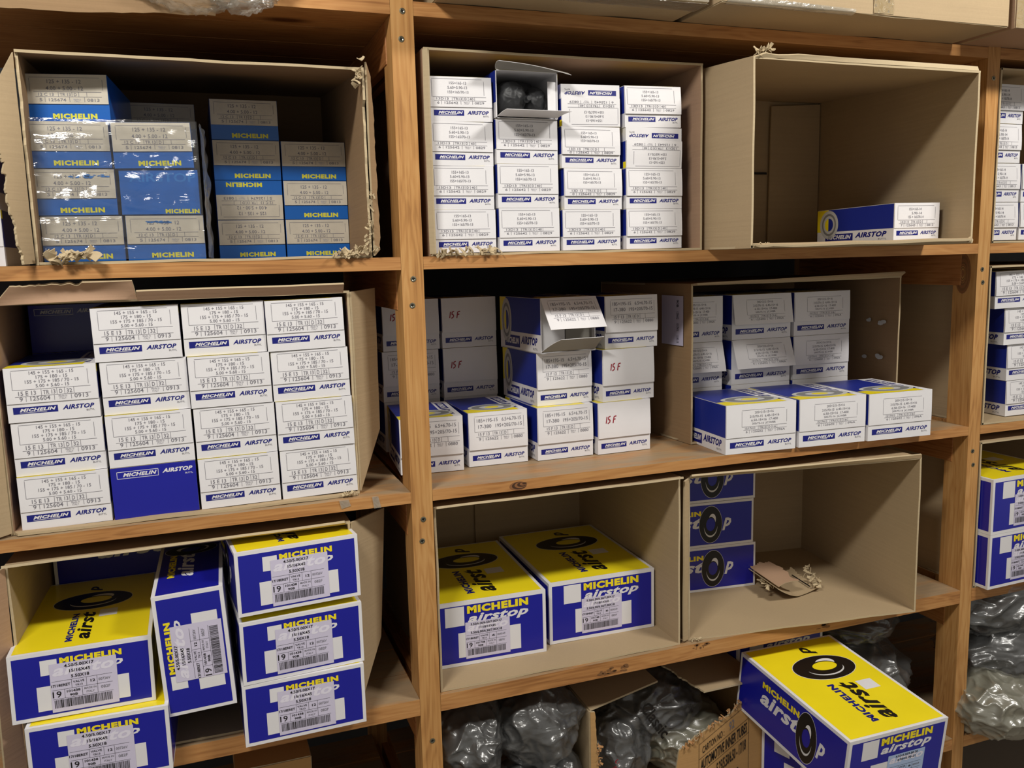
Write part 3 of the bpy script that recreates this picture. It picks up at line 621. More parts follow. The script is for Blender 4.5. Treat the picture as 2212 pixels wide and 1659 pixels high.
# ink smears and film
mb = MB(); r = empty('shrink_wrap', (-.11, .04, z)); tag(r, 'wrinkled clear shrink film around the old blue boxes', 'plastic film')
def filmfn(x0, x1, z0, z1, y, amp, seed):
    def f(u, v):
        x = x0+(x1-x0)*u; zz = z0+(z1-z0)*v
        return Vector((x, y - amp*abs(noise.noise(Vector((x*30, zz*22, seed))))*(1.2) - amp*.6*noise.noise(Vector((x*8, zz*60, seed+3))), zz))
    return f
o_ = Vector(r.location)
g = filmfn(-.245, .018, z+.002, z+.235, .030, .006, 1.0)
sheet(mb, lambda u, v: g(u, v)-o_, .0003, 70, 60, 'clear_film', edge='clear_film'); mb.obj('film_front', r)
mb = MB()
def gs(u, v):
    zz = z+.002+.23*v; y = .03+.18*u; return Vector((.0215+.012*abs(noise.noise(Vector((y*20, zz*22, 4))))+.010*u, y, zz))-o_
sheet(mb, gs, .0003, 40, 50, 'bag_film', edge='bag_film'); mb.obj('film_side', r)
# neighbouring stack at the far left edge
tube_proto('N', '15E', .143, .0925, .22)
GN = 'white tube boxes at the left picture edge'
put_tube('N', (-.367, .03, S1T+.0005), 'white tube box at the far left edge of the upper shelf, its right end showing', GN)
put_tube('N', (-.377, .05, S1T+.0005+.0935), 'blue sided tube box standing on the one at the far left edge', GN)

# ================================================================ middle left: carton B
GB = 'white 15 inch tube boxes in the middle left carton'
B = carton('open_carton', (-.330, .268, S2T+.0005, -.050, .022, .035), (-.335, .27, S2T+.0005, -.050, .55, .55),
           'open cardboard carton on the middle left shelf packed with white tube boxes', mat='cardboard_pink', jag={'top': torn(41, .02, 0, .3)})
child_sheet(B, 'side_flap', [(.270, .034, -.052), (.270, .036, S2T+.006), (.322, .09, -.33), (.328, .10, -.048)], jag=None, mat='cardboard', nu=12, nv=8, label='right flap folded outwards')
child_sheet(B, 'top_flap', [(-.318, .018, -.053), (-.100, .018, -.050), (-.105, .004, -.018), (-.285, .004, -.017)], mat='cardboard_pink', jag=torn(44, .35, 0, .55, 18), nu=40, nv=8, sag=(0, .01, 0), label='torn upright flap with a ragged left end')
child_sheet(B, 'top_flap', [(-.100, .016, -.052), (.255, .026, -.052), (.255, .012, -.036), (-.100, .004, -.036)], mat='cardboard_pink', nu=30, nv=4, wob=.002)
child_sheet(B, 'bottom_flap', [(-.326, .024, S2T+.004), (.262, .034, S2T+.004), (.262, .020, S2T+.003), (-.318, .010, S2T+.003)], mat='cardboard', nu=30, nv=3, jag=torn(45, .3, .9, 1))
child_sheet(B, 'side_flap', [(-.329, .020, -.06), (-.329, .018, S2T+.006), (-.352, .0, S2T+.004), (-.352, .0, -.07)], mat='cardboard', nu=10, nv=3)
mb = MB(); o_ = Vector(B.location); shreds(mb, Vector((.235, .016, S2T+.005))-o_, Vector((.262, .018, S2T+.010))-o_, 10, .014, 71, spread=.004); mb.obj('torn_shreds', B)
tw, th, td = .1415, .0930, .24
tube_proto('B', '15E', tw, th, td, bulge=.0008)
def blueb(body, F):
    f = F['front']; rect(body, f, 0, 0, 1, 1, 'blue_card', 3); logo4(body, f)
def logo4(mb, F):
    u0, u1 = .07, .555
    for a, b, c, d in ((u0, .78, u1, .79), (u0, .91, u1, .92), (u0, .78, u0+.006, .92), (u1-.006, .78, u1, .92)): rect(mb, F, a, b, c, d, 'white_card', 4)
    text(mb, F, 'MICHELIN', u0+.07, .815, u1-.02, .89, 'white_card', 'ital', 4); text(mb, F, 'AIRSTOP', .60, .82, .96, .905, 'white_card', 'ital', 4)
    text(mb, F, 'BUTYL', .87, .755, .96, .785, 'white_card', 'reg', 4); hl(mb, F, .01, .99, .25, 'navy_print', .0006)
tube_proto('Bb', '15E', tw, th, td, flap=False, extra=blueb)
xc = [[-.2435, -.0985, .0475, .1925]]
rown = ['bottom', 'second from bottom', 'third from bottom', 'top']
coln = ['leftmost', 'second', 'third', 'rightmost']
XB = {0: (-.243, -.0975, .048, .1935), 1: (-.244, -.098, .047, .1915), 2: (-.246, -.099, .044, .1885), 3: (None, -.1055, .040, .1835)}
for rI in range(4):
    for cI in range(4):
        x = XB[rI][cI]
        if x is None: continue
        zz = S2T+.0055+.0008*cI+rI*.0940
        if (rI, cI) == (0, 1):
            put_tube('Bb', (x, .028, zz), 'solid blue tube box in the bottom row of the middle left carton', GB, rot=(0, math.radians(-.6), 0)); continue
        lab = 'white 15 inch box, %s column, %s row, middle left carton' % (coln[cI], rown[rI])
        yy = .028 + [.0, .003, .001, .004][(rI*3+cI) % 4]
        put_tube('B', (x, yy, zz), lab, GB, rot=(0, math.radians([-.5, -.9, -.7, -1.1][cI])*.8, math.radians(random.uniform(-.5, .5))))
zb_ = S2T+.0055
for i in range(1):
    r = put_tube('Bb', (-.243, .29, zb_+3*.094), 'dark blue box face deep in the top left hole of the middle left carton', GB)
for i in range(3):
    put_tube('Bb', (-.243, .29, zb_+i*.094), 'blue box hidden at the back of the middle left carton, %s' % ['lowest', 'second', 'third'][i], GB)

# ================================================================ lower left: carton F with big boxes
GF = 'blue and yellow 17/18 tube cartons on the lower left'
Fc = carton('wide_carton', (-.343, .243, S3T+.0005, -.492, .012, .012), (-.330, .245, S3T+.0005, -.505, .56, .56), 'open cardboard carton on the lower left shelf full of blue and yellow boxes', mat='cardboard')
child_sheet(Fc, 'side_flap', [(.245, .014, -.494), (.245, .014, S3T+.010), (.300, .07, -.76), (.322, .08, -.492)], mat='cardboard', nu=12, nv=8, label='right flap folded outwards')
child_sheet(Fc, 'side_flap', [(-.345, .010, -.495), (-.345, .010, S3T+.010), (-.372, -.02, S3T+.01), (-.366, -.02, -.50)], mat='cardboard_pink', nu=12, nv=4)
child_sheet(Fc, 'top_flap', [(-.338, .010, -.494), (.235, .010, -.494), (.23, -.004, -.4865), (-.345, -.006, -.490)], mat='cardboard', nu=20, nv=3)
bw, bh, bd = BIG['a']
put_big('a', (.1335, -.045, S3T+.0005), 'blue and yellow carton with shipping label, bottom of the right stack of three', GF, rot=(0, math.radians(0), math.radians(1.5)))
put_big('a', (.137, -.041, S3T+.0005+.1200), 'blue and yellow carton with shipping label, middle of the right stack of three', GF, rot=(0, 0, math.radians(4)))
put_big('a', (.137, -.043, S3T+.0005+.2525), 'blue and yellow carton with shipping label, top of the right stack of three', GF, rot=(math.radians(-2.0), 0, math.radians(5)))
put_big('a', (-.215, -.062, S3T+.0005), 'blue fronted carton cut off by the bottom left picture edge', GF, rot=(0, 0, math.radians(-2)))
put_big('a', (-.235, -.040, S3T+.0010+.1205), 'yellow topped carton lying at the lower left on another one', GF, rot=(math.radians(-1.2), math.radians(.6), math.radians(.8)))
# upright one: rotated on its side
r = put_big('a', (-.050+.0595, -.050, -.787+.112), 'blue carton standing on its narrow side with the lettering running upwards', GF, rot=(0, math.radians(-90-2.5), math.radians(-1.5)))
r.location = (.007, -.052, -.672)
# the dark one behind, long side to the front
put_big('a', (-.105, .325+.112, -.6365), 'dim blue carton lying crosswise at the back of the lower left carton', GF, rot=(0, 0, math.radians(90)), stick=None).location = (.042, .442, -.652)
r = put_big('a', (0, 0, 0), 'hidden carton standing on edge beneath the dim crosswise one', GF, rot=(0, math.radians(-90), 0), stick=None); r.location = (-.03, .335, S3T+.1125)


# ================================================================ upper middle: carton C1, 13 inch boxes
GC = 'white 13 inch tube boxes in the upper middle carton'
C1 = carton('open_carton', (.422, 1.0165, S1T+.0005, .392, .004, .0), (.425, 1.018, S1T+.0005, .398, .55, .55), 'open cardboard carton right of the post on the upper shelf, filled with white tube boxes',
            mat='cardboard_pink', jag={'bottom': torn(51, .025, .0, .35)})
child_sheet(C1, 'side_flap', [(.4205, .004, .388), (.4205, .004, .015), (.428, -.006, .015), (.428, -.006, .388)], mat='cardboard_edge', nu=10, nv=2)
mb = MB(); o_ = Vector(C1.location); shreds(mb, Vector((.432, -.004, .015))-o_, Vector((.56, -.004, .020))-o_, 26, .020, 72, spread=.004); mb.obj('torn_shreds', C1)
def p13(key, w, h, t='13D', **k): tube_proto(key, t, w, h, .24, **k)
p13('C1', .1245, .0822, bulge=.001); p13('C2', .1285, .0845, bulge=.001); p13('C3', .1285, .0810, bulge=.001); p13('C3n', .1285, .0810, '13N', bulge=.003); p13('C4', .1300, .0815, bulge=.0025)
zc = S1T+.0060
kinds = {0: ['C1']*4, 1: ['C2', 'C2', 'C2', 'C2'], 2: ['C3', 'C3n', 'C3n', 'C3'], 3: ['C4']*4}
xs_ = {0: (.497, .495, .496, .497), 1: (.6295, .6285, .6280, .626), 2: (.7640, .768, .764, .7655), 3: (.906, .906, .9055, .904)}
hh_ = (.0825, .0850, .0815, .0820)
for cI in range(4):
    for rI in range(4):
        if (cI, rI) == (1, 3): continue
        fl = (cI, rI) in ((2, 3), (3, 2))
        yy = .020 - .004*cI
        put_tube(kinds[cI][rI], (xs_[cI][rI], yy, zc+rI*hh_[cI]), 'white 13 inch box%s, %s column, %s row, upper middle carton' % (' printed inverted' if fl else '', coln[cI], rown[rI]), GC,
                 rot=(0, math.radians((-1.0 if rI == 3 else 0.0)), math.radians(random.uniform(-.6, .6))), flip=fl)
# opened box with the rubber tube inside
tube_proto('C2o', '13D', .1285, .0900, .24, openf=True, flap=False)
r = put_tube('C2o', (.6285, .012, zc+3*hh_[1]), 'opened white tube box showing the black rubber tube inside', GC)
def up_flap(u, v):   # raised top flap curling up and forward
    a = 1.25*v; return Vector((-.064+.1285*u+.012*v*(u-.4)*1.5, -.045*math.sin(a)*v, .0905+.020*v*math.cos(a)*1.0+.004*math.sin(u*3)*v - .020*u*v))
mb = MB(); sheet(mb, up_flap, .0007, 12, 6, 'grey_card', edge='white_card', wob=0); f_ = mb.obj('top_flap', r)
mb = MB(); sheet(mb, lambda u, v: Vector((-.062+.125*u+.012*v*(1 if u > .5 else .2)*(u-.3), -.055*v, .004+.010*v-.006*v*v)), .0007, 12, 6, 'white_card', edge='white_card')
F_ = Frame((-.05, -.050, .0165-.008), (1, 0, 0), (0, .95, -.2), .1, .03); mb.obj('bottom_flap', r)
mb = MB(); sheet(mb, lambda u, v: Vector((.0625-.020*v, -.001-.004*v+.004, .012+.060*u)), .0007, 8, 5, 'white_card', edge='white_card'); mb.obj('side_flap', r)
def blob(mb, c, rad, seed, mat, amp=.2, freq=2.2, ridge=.0, sub=5, squash=None, f2=(1.7, 3.9)):
    bm = bmesh.new(); bmesh.ops.create_icosphere(bm, subdivisions=sub, radius=1.0); c = Vector(c); vs_ = []
    for v in bm.verts:
        d = v.co.normalized(); q = d*freq+Vector((seed*3.7, seed*1.3, seed*2.1))
        n = noise.noise(q)*amp
        if ridge:
            a = 1-abs(noise.noise(q*f2[0]))*2.2; b = 1-abs(noise.noise(q*f2[1]+Vector((9, 1, 4))))*2.2
            n += ridge*(max(0, a)**2 + .5*max(0, b)**2)
        p = Vector((d.x*rad[0], d.y*rad[1], d.z*rad[2]))*(1+n)
        if squash is not None and p.z < -rad[2]*squash: p.z = -rad[2]*squash+(p.z+rad[2]*squash)*.08
        vs_.append(c+p)
    mb.add(vs_, [[v.index for v in f.verts] for f in bm.faces], mat, True); bm.free()
r_ = empty('rubber_inner_tube', (.6285, .06, zc+3*hh_[1]+.004)); tag(r_, 'folded black rubber inner tube sitting in the opened white box', 'inner tube')
mb = MB(); blob(mb, (-.024, -.005, .038), (.032, .045, .034), 2, 'rubber', .10, 1.1, .05); blob(mb, (.028, .0, .034), (.026, .045, .030), 5, 'rubber', .10, 1.1, .05); blob(mb, (.0, .03, .044), (.054, .05, .034), 7, 'rubber', .08, 1.1, .03)
mb.obj('tube_body', r_)
mb = MB(); n = 14
for k in range(2):
    for q in range(n):
        a, b = q*2*math.pi/n, (q+1)*2*math.pi/n; R_ = .0045; z0_, z1_ = (-.058, -.048) if k == 0 else (-.048, -.044); ra, rb = (R_, R_) if k == 0 else (R_, .007)
        mb.poly([(R_*0+ra*math.cos(a), z0_, .034+ra*math.sin(a)), (ra*math.cos(b), z0_, .034+ra*math.sin(b)), (rb*math.cos(b), z1_, .034+rb*math.sin(b)), (rb*math.cos(a), z1_, .034+rb*math.sin(a))], 'rubber', True)
mb.poly([(.0045*math.cos(q*2*math.pi/n), -.058, .034+.0045*math.sin(q*2*math.pi/n)) for q in range(n)][::-1], 'rubber'); mb.obj('valve_stem', r_)

# ================================================================ upper right: empty carton C2
C2 = carton('empty_carton', (1.030, 1.605, S1T+.0005, .374, -.155, -.155), (1.030, 1.690, S1T+.0005, .420, .46, .46), 'big empty cardboard carton on the upper right shelf with one tube box inside', mat='cardboard',
            jag={'top': torn(61, .03, .0, .12)}, sag={'right': (.006, 0, 0)})
child_sheet(C2, 'bottom_flap', [(1.032, -.154, .018), (1.600, -.154, .0205), (1.592, -.168, .0185), (1.042, -.175, .013)], mat='cardboard', nu=30, nv=3, jag=torn(64, .5, .0, .12))
child_sheet(C2, 'back_flap', [(1.512, .446, .016), (1.680, .446, .016), (1.680, .446, .410), (1.518, .446, .400)], mat='cardboard', nu=10, nv=10, label='inner back flap beside a slot of painted shade')
child_sheet(C2, 'top_flap', [(1.034, -.154, .374), (1.600, -.154, .374), (1.602, -.148, .384), (1.060, -.160, .382)], mat='cardboard_edge', nu=30, nv=3, jag=torn(66, .9, 0, .1))
mb = MB(); o_ = Vector(C2.location)
shreds(mb, Vector((1.035, -.15, .376))-o_, Vector((1.075, -.14, .390))-o_, 20, .020, 74, spread=.008); shreds(mb, Vector((1.032, -.158, .016))-o_, Vector((1.07, -.160, .018))-o_, 8, .012, 75, spread=.003); shreds(mb, Vector((1.585, -.158, .018))-o_, Vector((1.605, -.158, .018))-o_, 6, .012, 76, spread=.003)
mb.obj('torn_shreds', C2)
mb = MB(); mb.box(1.455-C2.location.x, 1.508-C2.location.x, .4478-C2.location.y, .4492-C2.location.y, .217-C2.location.z, .223-C2.location.z, 'recess_dark'); mb.obj('flap_gap_shade', C2)  # thin near-black bar on the back wall, painting the shade in the gap
tube_proto('T14', '14D', .116, .083, .30, bulge=.0006)
put_tube('T14', (1.531, -.070, .0210), 'lone white and blue tube box in the empty upper right carton', None, rot=(0, 0, math.radians(-7)))

# ================================================================ middle: free standing stack D
GD = 'white 15 F tube boxes stacked on the bare middle shelf'
for k, kw in {'D': dict(), 'Dp1': dict(blank=True, pen=(.16, .66)), 'Dp2': dict(blank=True, pen=(.22, .66)), 'Dn': dict(flap=False)}.items():
    tube_proto(k, '15F', .136, .119, .20, bulge=.003, **kw)
z = S2T+.0005
put_tube('D', (.442, .135, z), 'white tube box standing on the middle shelf partly behind the post', GD, rot=(0, 0, math.radians(-5)))
put_tube('D', (.595, .145, z), 'white tube box on the shelf just right of the post, top face visible', GD, rot=(0, 0, math.radians(-.7)))
put_tube('D', (.7515, .136, z), 'white tube box under the opened stack, third along the middle shelf', GD, rot=(0, 0, math.radians(1)))
put_tube('Dp1', (.897, .132, z), 'bottom box marked 15 F in red, right end of the free stack', GD, rot=(0, 0, math.radians(2)))
put_tube('D', (.759, .154, z+.1198), 'white tube box directly below the one with its flap open', GD, rot=(0, math.radians(0), math.radians(2.4)))
put_tube('Dp1', (.911, .137, z+.1198), 'middle box marked 15 F in red, right end of the free stack', GD, rot=(0, 0, math.radians(4)))
put_tube('D', (.921, .141, z+.2396), 'white tube box with printed flap on the top right of the free stack', GD, rot=(0, 0, math.radians(2)))
# back row
for x, lab in ((.460, 'left'), (.606, 'right')): put_tube('D', (x, .376, z), 'white box hidden behind the front row, %s of the pair' % lab, GD)
put_tube('D', (.459, .372, z+.1198), 'shaded white tube box behind the post, second from the top', GD)
put_tube('Dp1', (.463, .372, z+.2396), 'shaded tube box behind the post, topmost of its stack', GD)
put_tube('Dp1', (.606, .372, z+.1198), 'shaded box marked 15 F in red, lower of the two in the back row', GD, rot=(0, math.radians(0), 0))
put_tube('Dp1', (.606, .372, z+.2396), 'shaded box marked 15 F in red, upper of the two in the back row', GD)
# opened one on top
tube_proto('Do', '15F', .137, .121, .21, openf=True, flap=False)
r = put_tube('Do', (.760, .130, z+.2396), 'white tube box with its printed flap hanging open, top of the stack', GD, rot=(0, 0, math.radians(5.3)))
rotm = end_flap('15F', .137, .121, 0).obj('end_flap', r); rotm.location = (.0, -.0005, .1210); rotm.rotation_euler = (math.radians(-38), 0, math.radians(-2))
mb = MB(); sheet(mb, lambda u, v: Vector(((-.068+.136*u)*(1-.22*v)+.008*v, -.05*v, .004+.040*v-.010*v*v)), .0008, 12, 6, 'grey_card', edge='white_card')
mb.obj('bottom_flap', r)
mb = MB(); mb.box(-.066, -.004, .010, .012, .004, .118, 'white_card'); mb.box(.0, .066, .014, .016, .004, .118, 'grey_card'); mb.obj('inner_flap', r)

# ================================================================ middle right: carton E
GE = 'white 15/17 tube boxes in the middle right carton'
Ec = carton('tilted_carton', (1.072, 1.690, S2T+.0005, -.066, .130, .130), (1.050, 1.700, S2T+.0005, -.066, .56, .56), 'open cardboard carton on the middle right shelf with boxes pushed out in front', mat='cardboard_dark')
child_sheet(Ec, 'top_flap', [(1.074, .128, -.068), (1.688, .128, -.064), (1.690, .118, -.056), (1.076, .112, -.066)], mat='cardboard', nu=20, nv=3)
mb = MB(); F_ = Frame((1.0685-Ec.location.x, .50-Ec.location.y, S2T-Ec.location.z+.0), (0, -1, 0), (0, 0, 1), .37, .37)
F_ = Frame((1.0632-Ec.location.x, .250-Ec.location.y, -.212-Ec.location.z), (0.05, -1, 0), (0, 0, 1), .092, .118)
rect(mb, F_, .0, .0, 1, 1, 'sticker', 3)
for u in (.62, .86): vl(mb, F_, u, .04, .96, 'black_print', .0007)
for v in (.22, .52, .74): hl(mb, F_, .62, .98, v, 'black_print', .0007)
for q in range(22): hl(mb, F_, .08, .40, .06+.04*q, 'black_print', .0012 if q % 3 else .0020)
for q, s in enumerate(['5.00-15', '15/17H13', '125602', '90B']): text(mb, F_, s, .70, .05+.24*q, .80, .20+.24*q, 'black_print', 'reg', 5, rot=-90)
ob = mb.obj('carton_label', Ec); ob['label'] = 'lilac label on the shaded carton side'
rg = random.Random(8)
for (cy, cz, n_, sp) in ((.228, -.182, 6, .005), (.180, -.186, 20, .010), (.245, -.280, 9, .006), (.185, -.281, 36, .016)):
    mb = MB(); py_, pz_ = cy, cz
    for q in range(n_):
        py_ = min(cy+sp, max(cy-sp, py_+rg.uniform(-.004, .004))); pz_ = min(cz+sp*.4, max(cz-sp*.4, pz_+rg.uniform(-.0025, .0025))); ry = rg.uniform(.005, .008)
        F_ = Frame((1.6825-Ec.location.x, py_-Ec.location.y, pz_-Ec.location.z), (0, -1, 0), (0, 0, 1), 1, 1); F_.N = Vector((-1, 0, 0))
        ring(mb, F_, 0, 0, ry, ry*.6, .0, 'tube_light', 12+q*.5, n=10)
    mb.obj('glue_residue', Ec)['label'] = 'dried whitish glue patch on the inner wall'
tube_proto('E', '17H', .176, .1125, .22, bulge=.002); tube_proto('Eo', '17H', .176, .1125, .22, bulge=.0); tube_proto('Eb', '17H', .181, .112, .21, bulge=.001); tube_proto('En', '17H', .146, .1125, .22, bulge=.001)
ze = S2T+.0055
labE = {(0, 0): 'hidden lowest tube box in the left column of the middle right carton', (0, 1): 'hidden lowest tube box in the middle column of the middle right carton', (0, 2): 'hidden lowest tube box in the right column of the middle right carton',
        (1, 0): 'white tube box cut off by the carton edge, lower left in the middle right carton', (1, 1): 'white tube box with its flap standing out, centre of the middle right carton', (1, 2): 'white tube box in the lower right of the middle right carton',
        (2, 0): 'white tube box at the top left inside the middle right carton', (2, 1): 'white tube box with sprung flap at the top middle of the middle right carton', (2, 2): 'white tube box at the top right inside the middle right carton'}
for rI in range(3):
    for cI in range(3):
        x = (1.1450, 1.334, 1.521)[cI]
        put_tube('En' if cI == 0 else ('Eo' if (cI == 1 and rI) else 'E'), (x, .222, ze+rI*.1132), labE[(rI, cI)], GE, flaprot=math.radians({(1, 1): -20, (2, 1): -9, (1, 0): -14}.get((rI, cI), 0)))
for i, (x, y, yw) in enumerate([(1.172, -.004, -3), (1.362, -.014, -3), (1.548, -.028, -3)]):
    put_tube('Eb', (x, y, S2T+.0005), ['leftmost of three tube boxes pushed forward on the middle right shelf', 'middle one of three tube boxes pushed forward on the middle right shelf', 'rightmost of three tube boxes pushed forward on the middle right shelf'][i], 'tube boxes standing in front of the middle right carton', rot=(0, 0, math.radians(yw)))

# ================================================================ lower middle: cartons H and I
H_ = carton('open_carton', (.409, .972, S3T+.0005, -.484, .010, .010), (.412, .975, S3T+.0005, -.490, .56, .56), 'open cardboard carton right of the post on the lower shelf with two big boxes', mat='cardboard')
child_sheet(H_, 'top_flap', [(.411, .008, -.486), (.970, .008, -.486), (.970, -.006, -.483), (.411, -.006, -.481)], mat='cardboard', nu=20, nv=3)
child_sheet(H_, 'back_flap', [(.66, .552, -.87), (.97, .552, -.87), (.97, .552, -.50), (.66, .552, -.50)], mat='cardboard', nu=8, nv=8)
GH = 'large blue and yellow tube cartons in the lower middle carton'
put_big('b', (.543, .093, S3T+.0055), 'large blue and yellow carton partly hidden by the post', GH, rot=(0, 0, math.radians(-2)), stick='b', su=(.30, .10))
put_big('b', (.828, .112, S3T+.0055), 'large blue and yellow carton at the right inside the lower middle carton', GH, rot=(0, 0, math.radians(-1.2)), stick='b', su=(.30, .10))
Ic = carton('empty_carton', (.998, 1.590, S3T+.0005, -.490, .020, -.058), (1.050, 1.640, S3T+.0005, -.505, .50, .425), 'almost empty cardboard carton on the lower right shelf with three blue boxes inside', mat='cardboard')
child_sheet(Ic, 'side_flap', [(.996, .018, -.492), (.996, .018, S3T+.006), (.982, .012, S3T+.006), (.982, .012, -.496)], mat='cardboard', nu=12, nv=3)
child_sheet(Ic, 'top_flap', [(1.000, .018, -.490), (1.588, -.058, -.490), (1.586, -.060, -.4815), (1.00, .008, -.4845)], mat='cardboard', nu=20, nv=3)
mb = MB(); o_ = Vector(Ic.location); shreds(mb, Vector((1.0, .012, S3T+.004))-o_, Vector((1.03, .010, S3T+.006))-o_, 9, .010, 77, spread=.003); mb.obj('torn_shreds', Ic)
GI = 'blue boxes lying sideways in the lower right carton'
zi = S3T+.0055
for i in range(3):
    put_big('i', (1.24, .36, zi+i*.1200), ['lowest of the three sideways blue boxes in the lower right carton', 'middle one of the three sideways blue boxes in the lower right carton', 'topmost sideways blue box in shade in the lower right carton'][i], GI, rot=(0, 0, math.radians(90-6)), stick=None).location = (1.340+(.004, -.004, .0)[i], .232+.100, zi+i*.1200)
# torn scrap
r = empty('cardboard_scrap', (1.400, .155, S3T+.006)); tag(r, 'torn curled scrap of brown cardboard lying in the lower right carton', 'cardboard')
def scr(u, v):
    x = -.075+.15*u; y = -.05+.13*v; z_ = .004+.055*max(0, .38-u)**1.5*4*.5 + .10*(u-.45)**2*.35 + .012*v
    return Vector((x-.028*max(0, .3-u)*3*.5, y+.03*u, z_))
mb = MB(); sheet(mb, scr, .002, 30, 20, 'cardboard', jag=torn(81, .25, 0, 1, 14), jagu=torn(82, .18, 0, 1, 12)); mb.obj('scrap_sheet', r)
mb = MB(); sheet(mb, lambda u, v: scr(u*.3, v)+Vector((.0+.03*u*u, 0, .006+.04*u*(1-u)+.028*u)), .0012, 16, 14, 'cardboard_pink', jag=torn(83, .3, 0, 1, 12), jagu=torn(84, .4, 0, 1, 10)); mb.obj('curled_layer', r)
mb = MB(); F_ = Frame((.032, -.02, .0125), (1, 0, .18), (0, 1, .08), .004, .075); rect(mb, F_, 0, 0, 1, 1, 'black_print', 6); mb.obj('printed_stripe', r)
mb = MB(); shreds(mb, (.05, -.03, .016), (.075, .06, .03), 26, .020, 85, spread=.010); mb.obj('torn_shreds', r)
mb = MB(); shreds(mb, (-.085, -.01, .022), (-.075, .03, .03), 14, .018, 86, spread=.010); mb.obj('torn_shreds', r)

# ================================================================ right bay
GR = 'white tube boxes behind the right post on the upper shelf'
tube_proto('R', '14D', .125, .0940, .22, bulge=.003)
lr = ['lowest', 'second', 'third', 'topmost']
for i in range(4): put_tube('R', (1.912+(.0, .0, -.003, -.001)[i], .045, S1T+.008+i*.0955), 'white tube box right of the right post on the upper shelf, %s of its stack' % lr[i], GR)
for i in range(2): put_tube('R', (2.045, .045, S1T+.008+i*.0955), 'white tube box cut off by the right picture edge on the upper shelf, %s' % ['lower', 'upper'][i], GR)
carton('open_carton', (1.842, 2.46, S1T+.0005, .425, .0, .0), (1.842, 2.46, S1T+.0005, .425, .55, .55), 'open cardboard carton right of the right post on the upper shelf')
GM = 'white and blue tube boxes behind the right post on the middle shelf'
tube_proto('M', '15E', .150, .0940, .22, bulge=.002)
for i, (x, y) in enumerate([(2.036, .032), (2.030, .030), (2.008, .025), (1.965, .020)]):
    put_tube('M', (x, y, S2T+.008+i*.0948), 'white tube box at the right edge on the middle shelf, %s of its stack' % lr[i], GM, rot=(0, math.radians(-1), math.radians(-3)))
carton('open_carton', (1.842, 2.46, S2T+.0005, -.045, .0, .0), (1.842, 2.46, S2T+.0005, -.045, .55, .55), 'open cardboard carton right of the right post on the middle shelf')
carton('open_carton', (1.842, 2.46, S3T+.0005, -.490, .0, .0), (1.842, 2.46, S3T+.0005, -.490, .55, .55), 'open cardboard carton right of the right post on the lower shelf')
GL = 'large blue and yellow cartons in the right bay'
for i in range(2):
    put_big('b', (1.984, -.030, S3T+.0055+i*.1455), ['lower blue carton at the right picture edge on the lower shelf', 'upper blue carton with yellow top at the right picture edge'][i], GL, rot=(0, 0, math.radians(2)), stick='b', su=(.30, .10))

# ================================================================ cartons on the top shelf
def closed(name, x0, x1, y0, y1, z0, z1, label, mat='cardboard', group=None, yaw=0.0):
    r = empty(name, ((x0+x1)/2, y0, z0), (0, 0, yaw)); tag(r, label, 'carton', group)
    w, d, h = x1-x0, y1-y0, z1-z0; mb = MB()
    V = lambda a, b, c: Vector((a*w/2, b*d, c*h))
    for q in ((V(-1, 0, 0), V(1, 0, 0), V(1, 0, 1), V(-1, 0, 1)), (V(1, 0, 0), V(1, 1, 0), V(1, 1, 1), V(1, 0, 1)), (V(-1, 1, 0), V(-1, 0, 0), V(-1, 0, 1), V(-1, 1, 1)), (V(-1, 0, 1), V(1, 0, 1), V(1, 1, 1), V(-1, 1, 1)), (V(-1, 1, 0), V(1, 1, 0), V(1, 0, 0), V(-1, 0, 0)), (V(1, 1, 0), V(-1, 1, 0), V(-1, 1, 1), V(1, 1, 1))):
        sheet(mb, quadfn(*q), .003, 14, 10, mat, wob=.003)
    mb.obj('carton_shell', r); return r
def strip(r, name, fn, mat, nu=30, nv=6, label=None):
    mb = MB(); sheet(mb, fn, .0003, nu, nv, mat, edge=mat); o = mb.obj(name, r)
    if label: o['label'] = label
    return o
M3 = closed('sealed_carton', .965, 1.685, -.145, .45, S0T+.0025, .86, 'pale sealed cardboard carton overhanging the top shelf on the right')
strip(M3, 'parcel_tape', lambda u, v: Vector((-.005+.05*u, -.0035+.0015*noise.noise(Vector((u*5, v*30, 0))), .002+.2*v)), 'brown_tape', 6, 20, 'shiny brown parcel tape')
strip(M3, 'parcel_tape', lambda u, v: Vector((-.350+.30*u, -.0035 if v > .4 else -.0035+.03*(.4-v), max(-.0032, .020*(v-.4)*(1-u*.5)))), 'clear_tape', 20, 8)
M2 = closed('sealed_carton', .445, .945, -.125, .42, S0T+.003, .84, 'tape wrapped cardboard carton on the top shelf just right of the post', mat='cardboard')
strip(M2, 'parcel_tape', lambda u, v: Vector((-.252+.504*u, -.004-.002*abs(noise.noise(Vector((u*20, v*4, 2)))), .0+.10*v)), 'clear_tape', 60, 8, 'crinkled clear tape along the lower edge')
strip(M2, 'parcel_tape', lambda u, v: Vector((-.252+.504*u, -.002+.05*v, -.0032-.0015*abs(noise.noise(Vector((u*24, v*4, 5)))))), 'clear_tape', 60, 6)
M1 = closed('sealed_carton', -.42, .15, .03, .45, S0T+.003, .84, 'cardboard carton on the top shelf at the upper left, wrapped in plastic', mat='cardboard_dark')
child_sheet(M1, 'drooping_flap', [(-.42, .028, S0T+.02), (.07, .028, S0T+.02), (.07, -.02, S0T+.005), (-.42, -.02, S0T+.004)], mat='cardboard_dark', nu=20, nv=6)
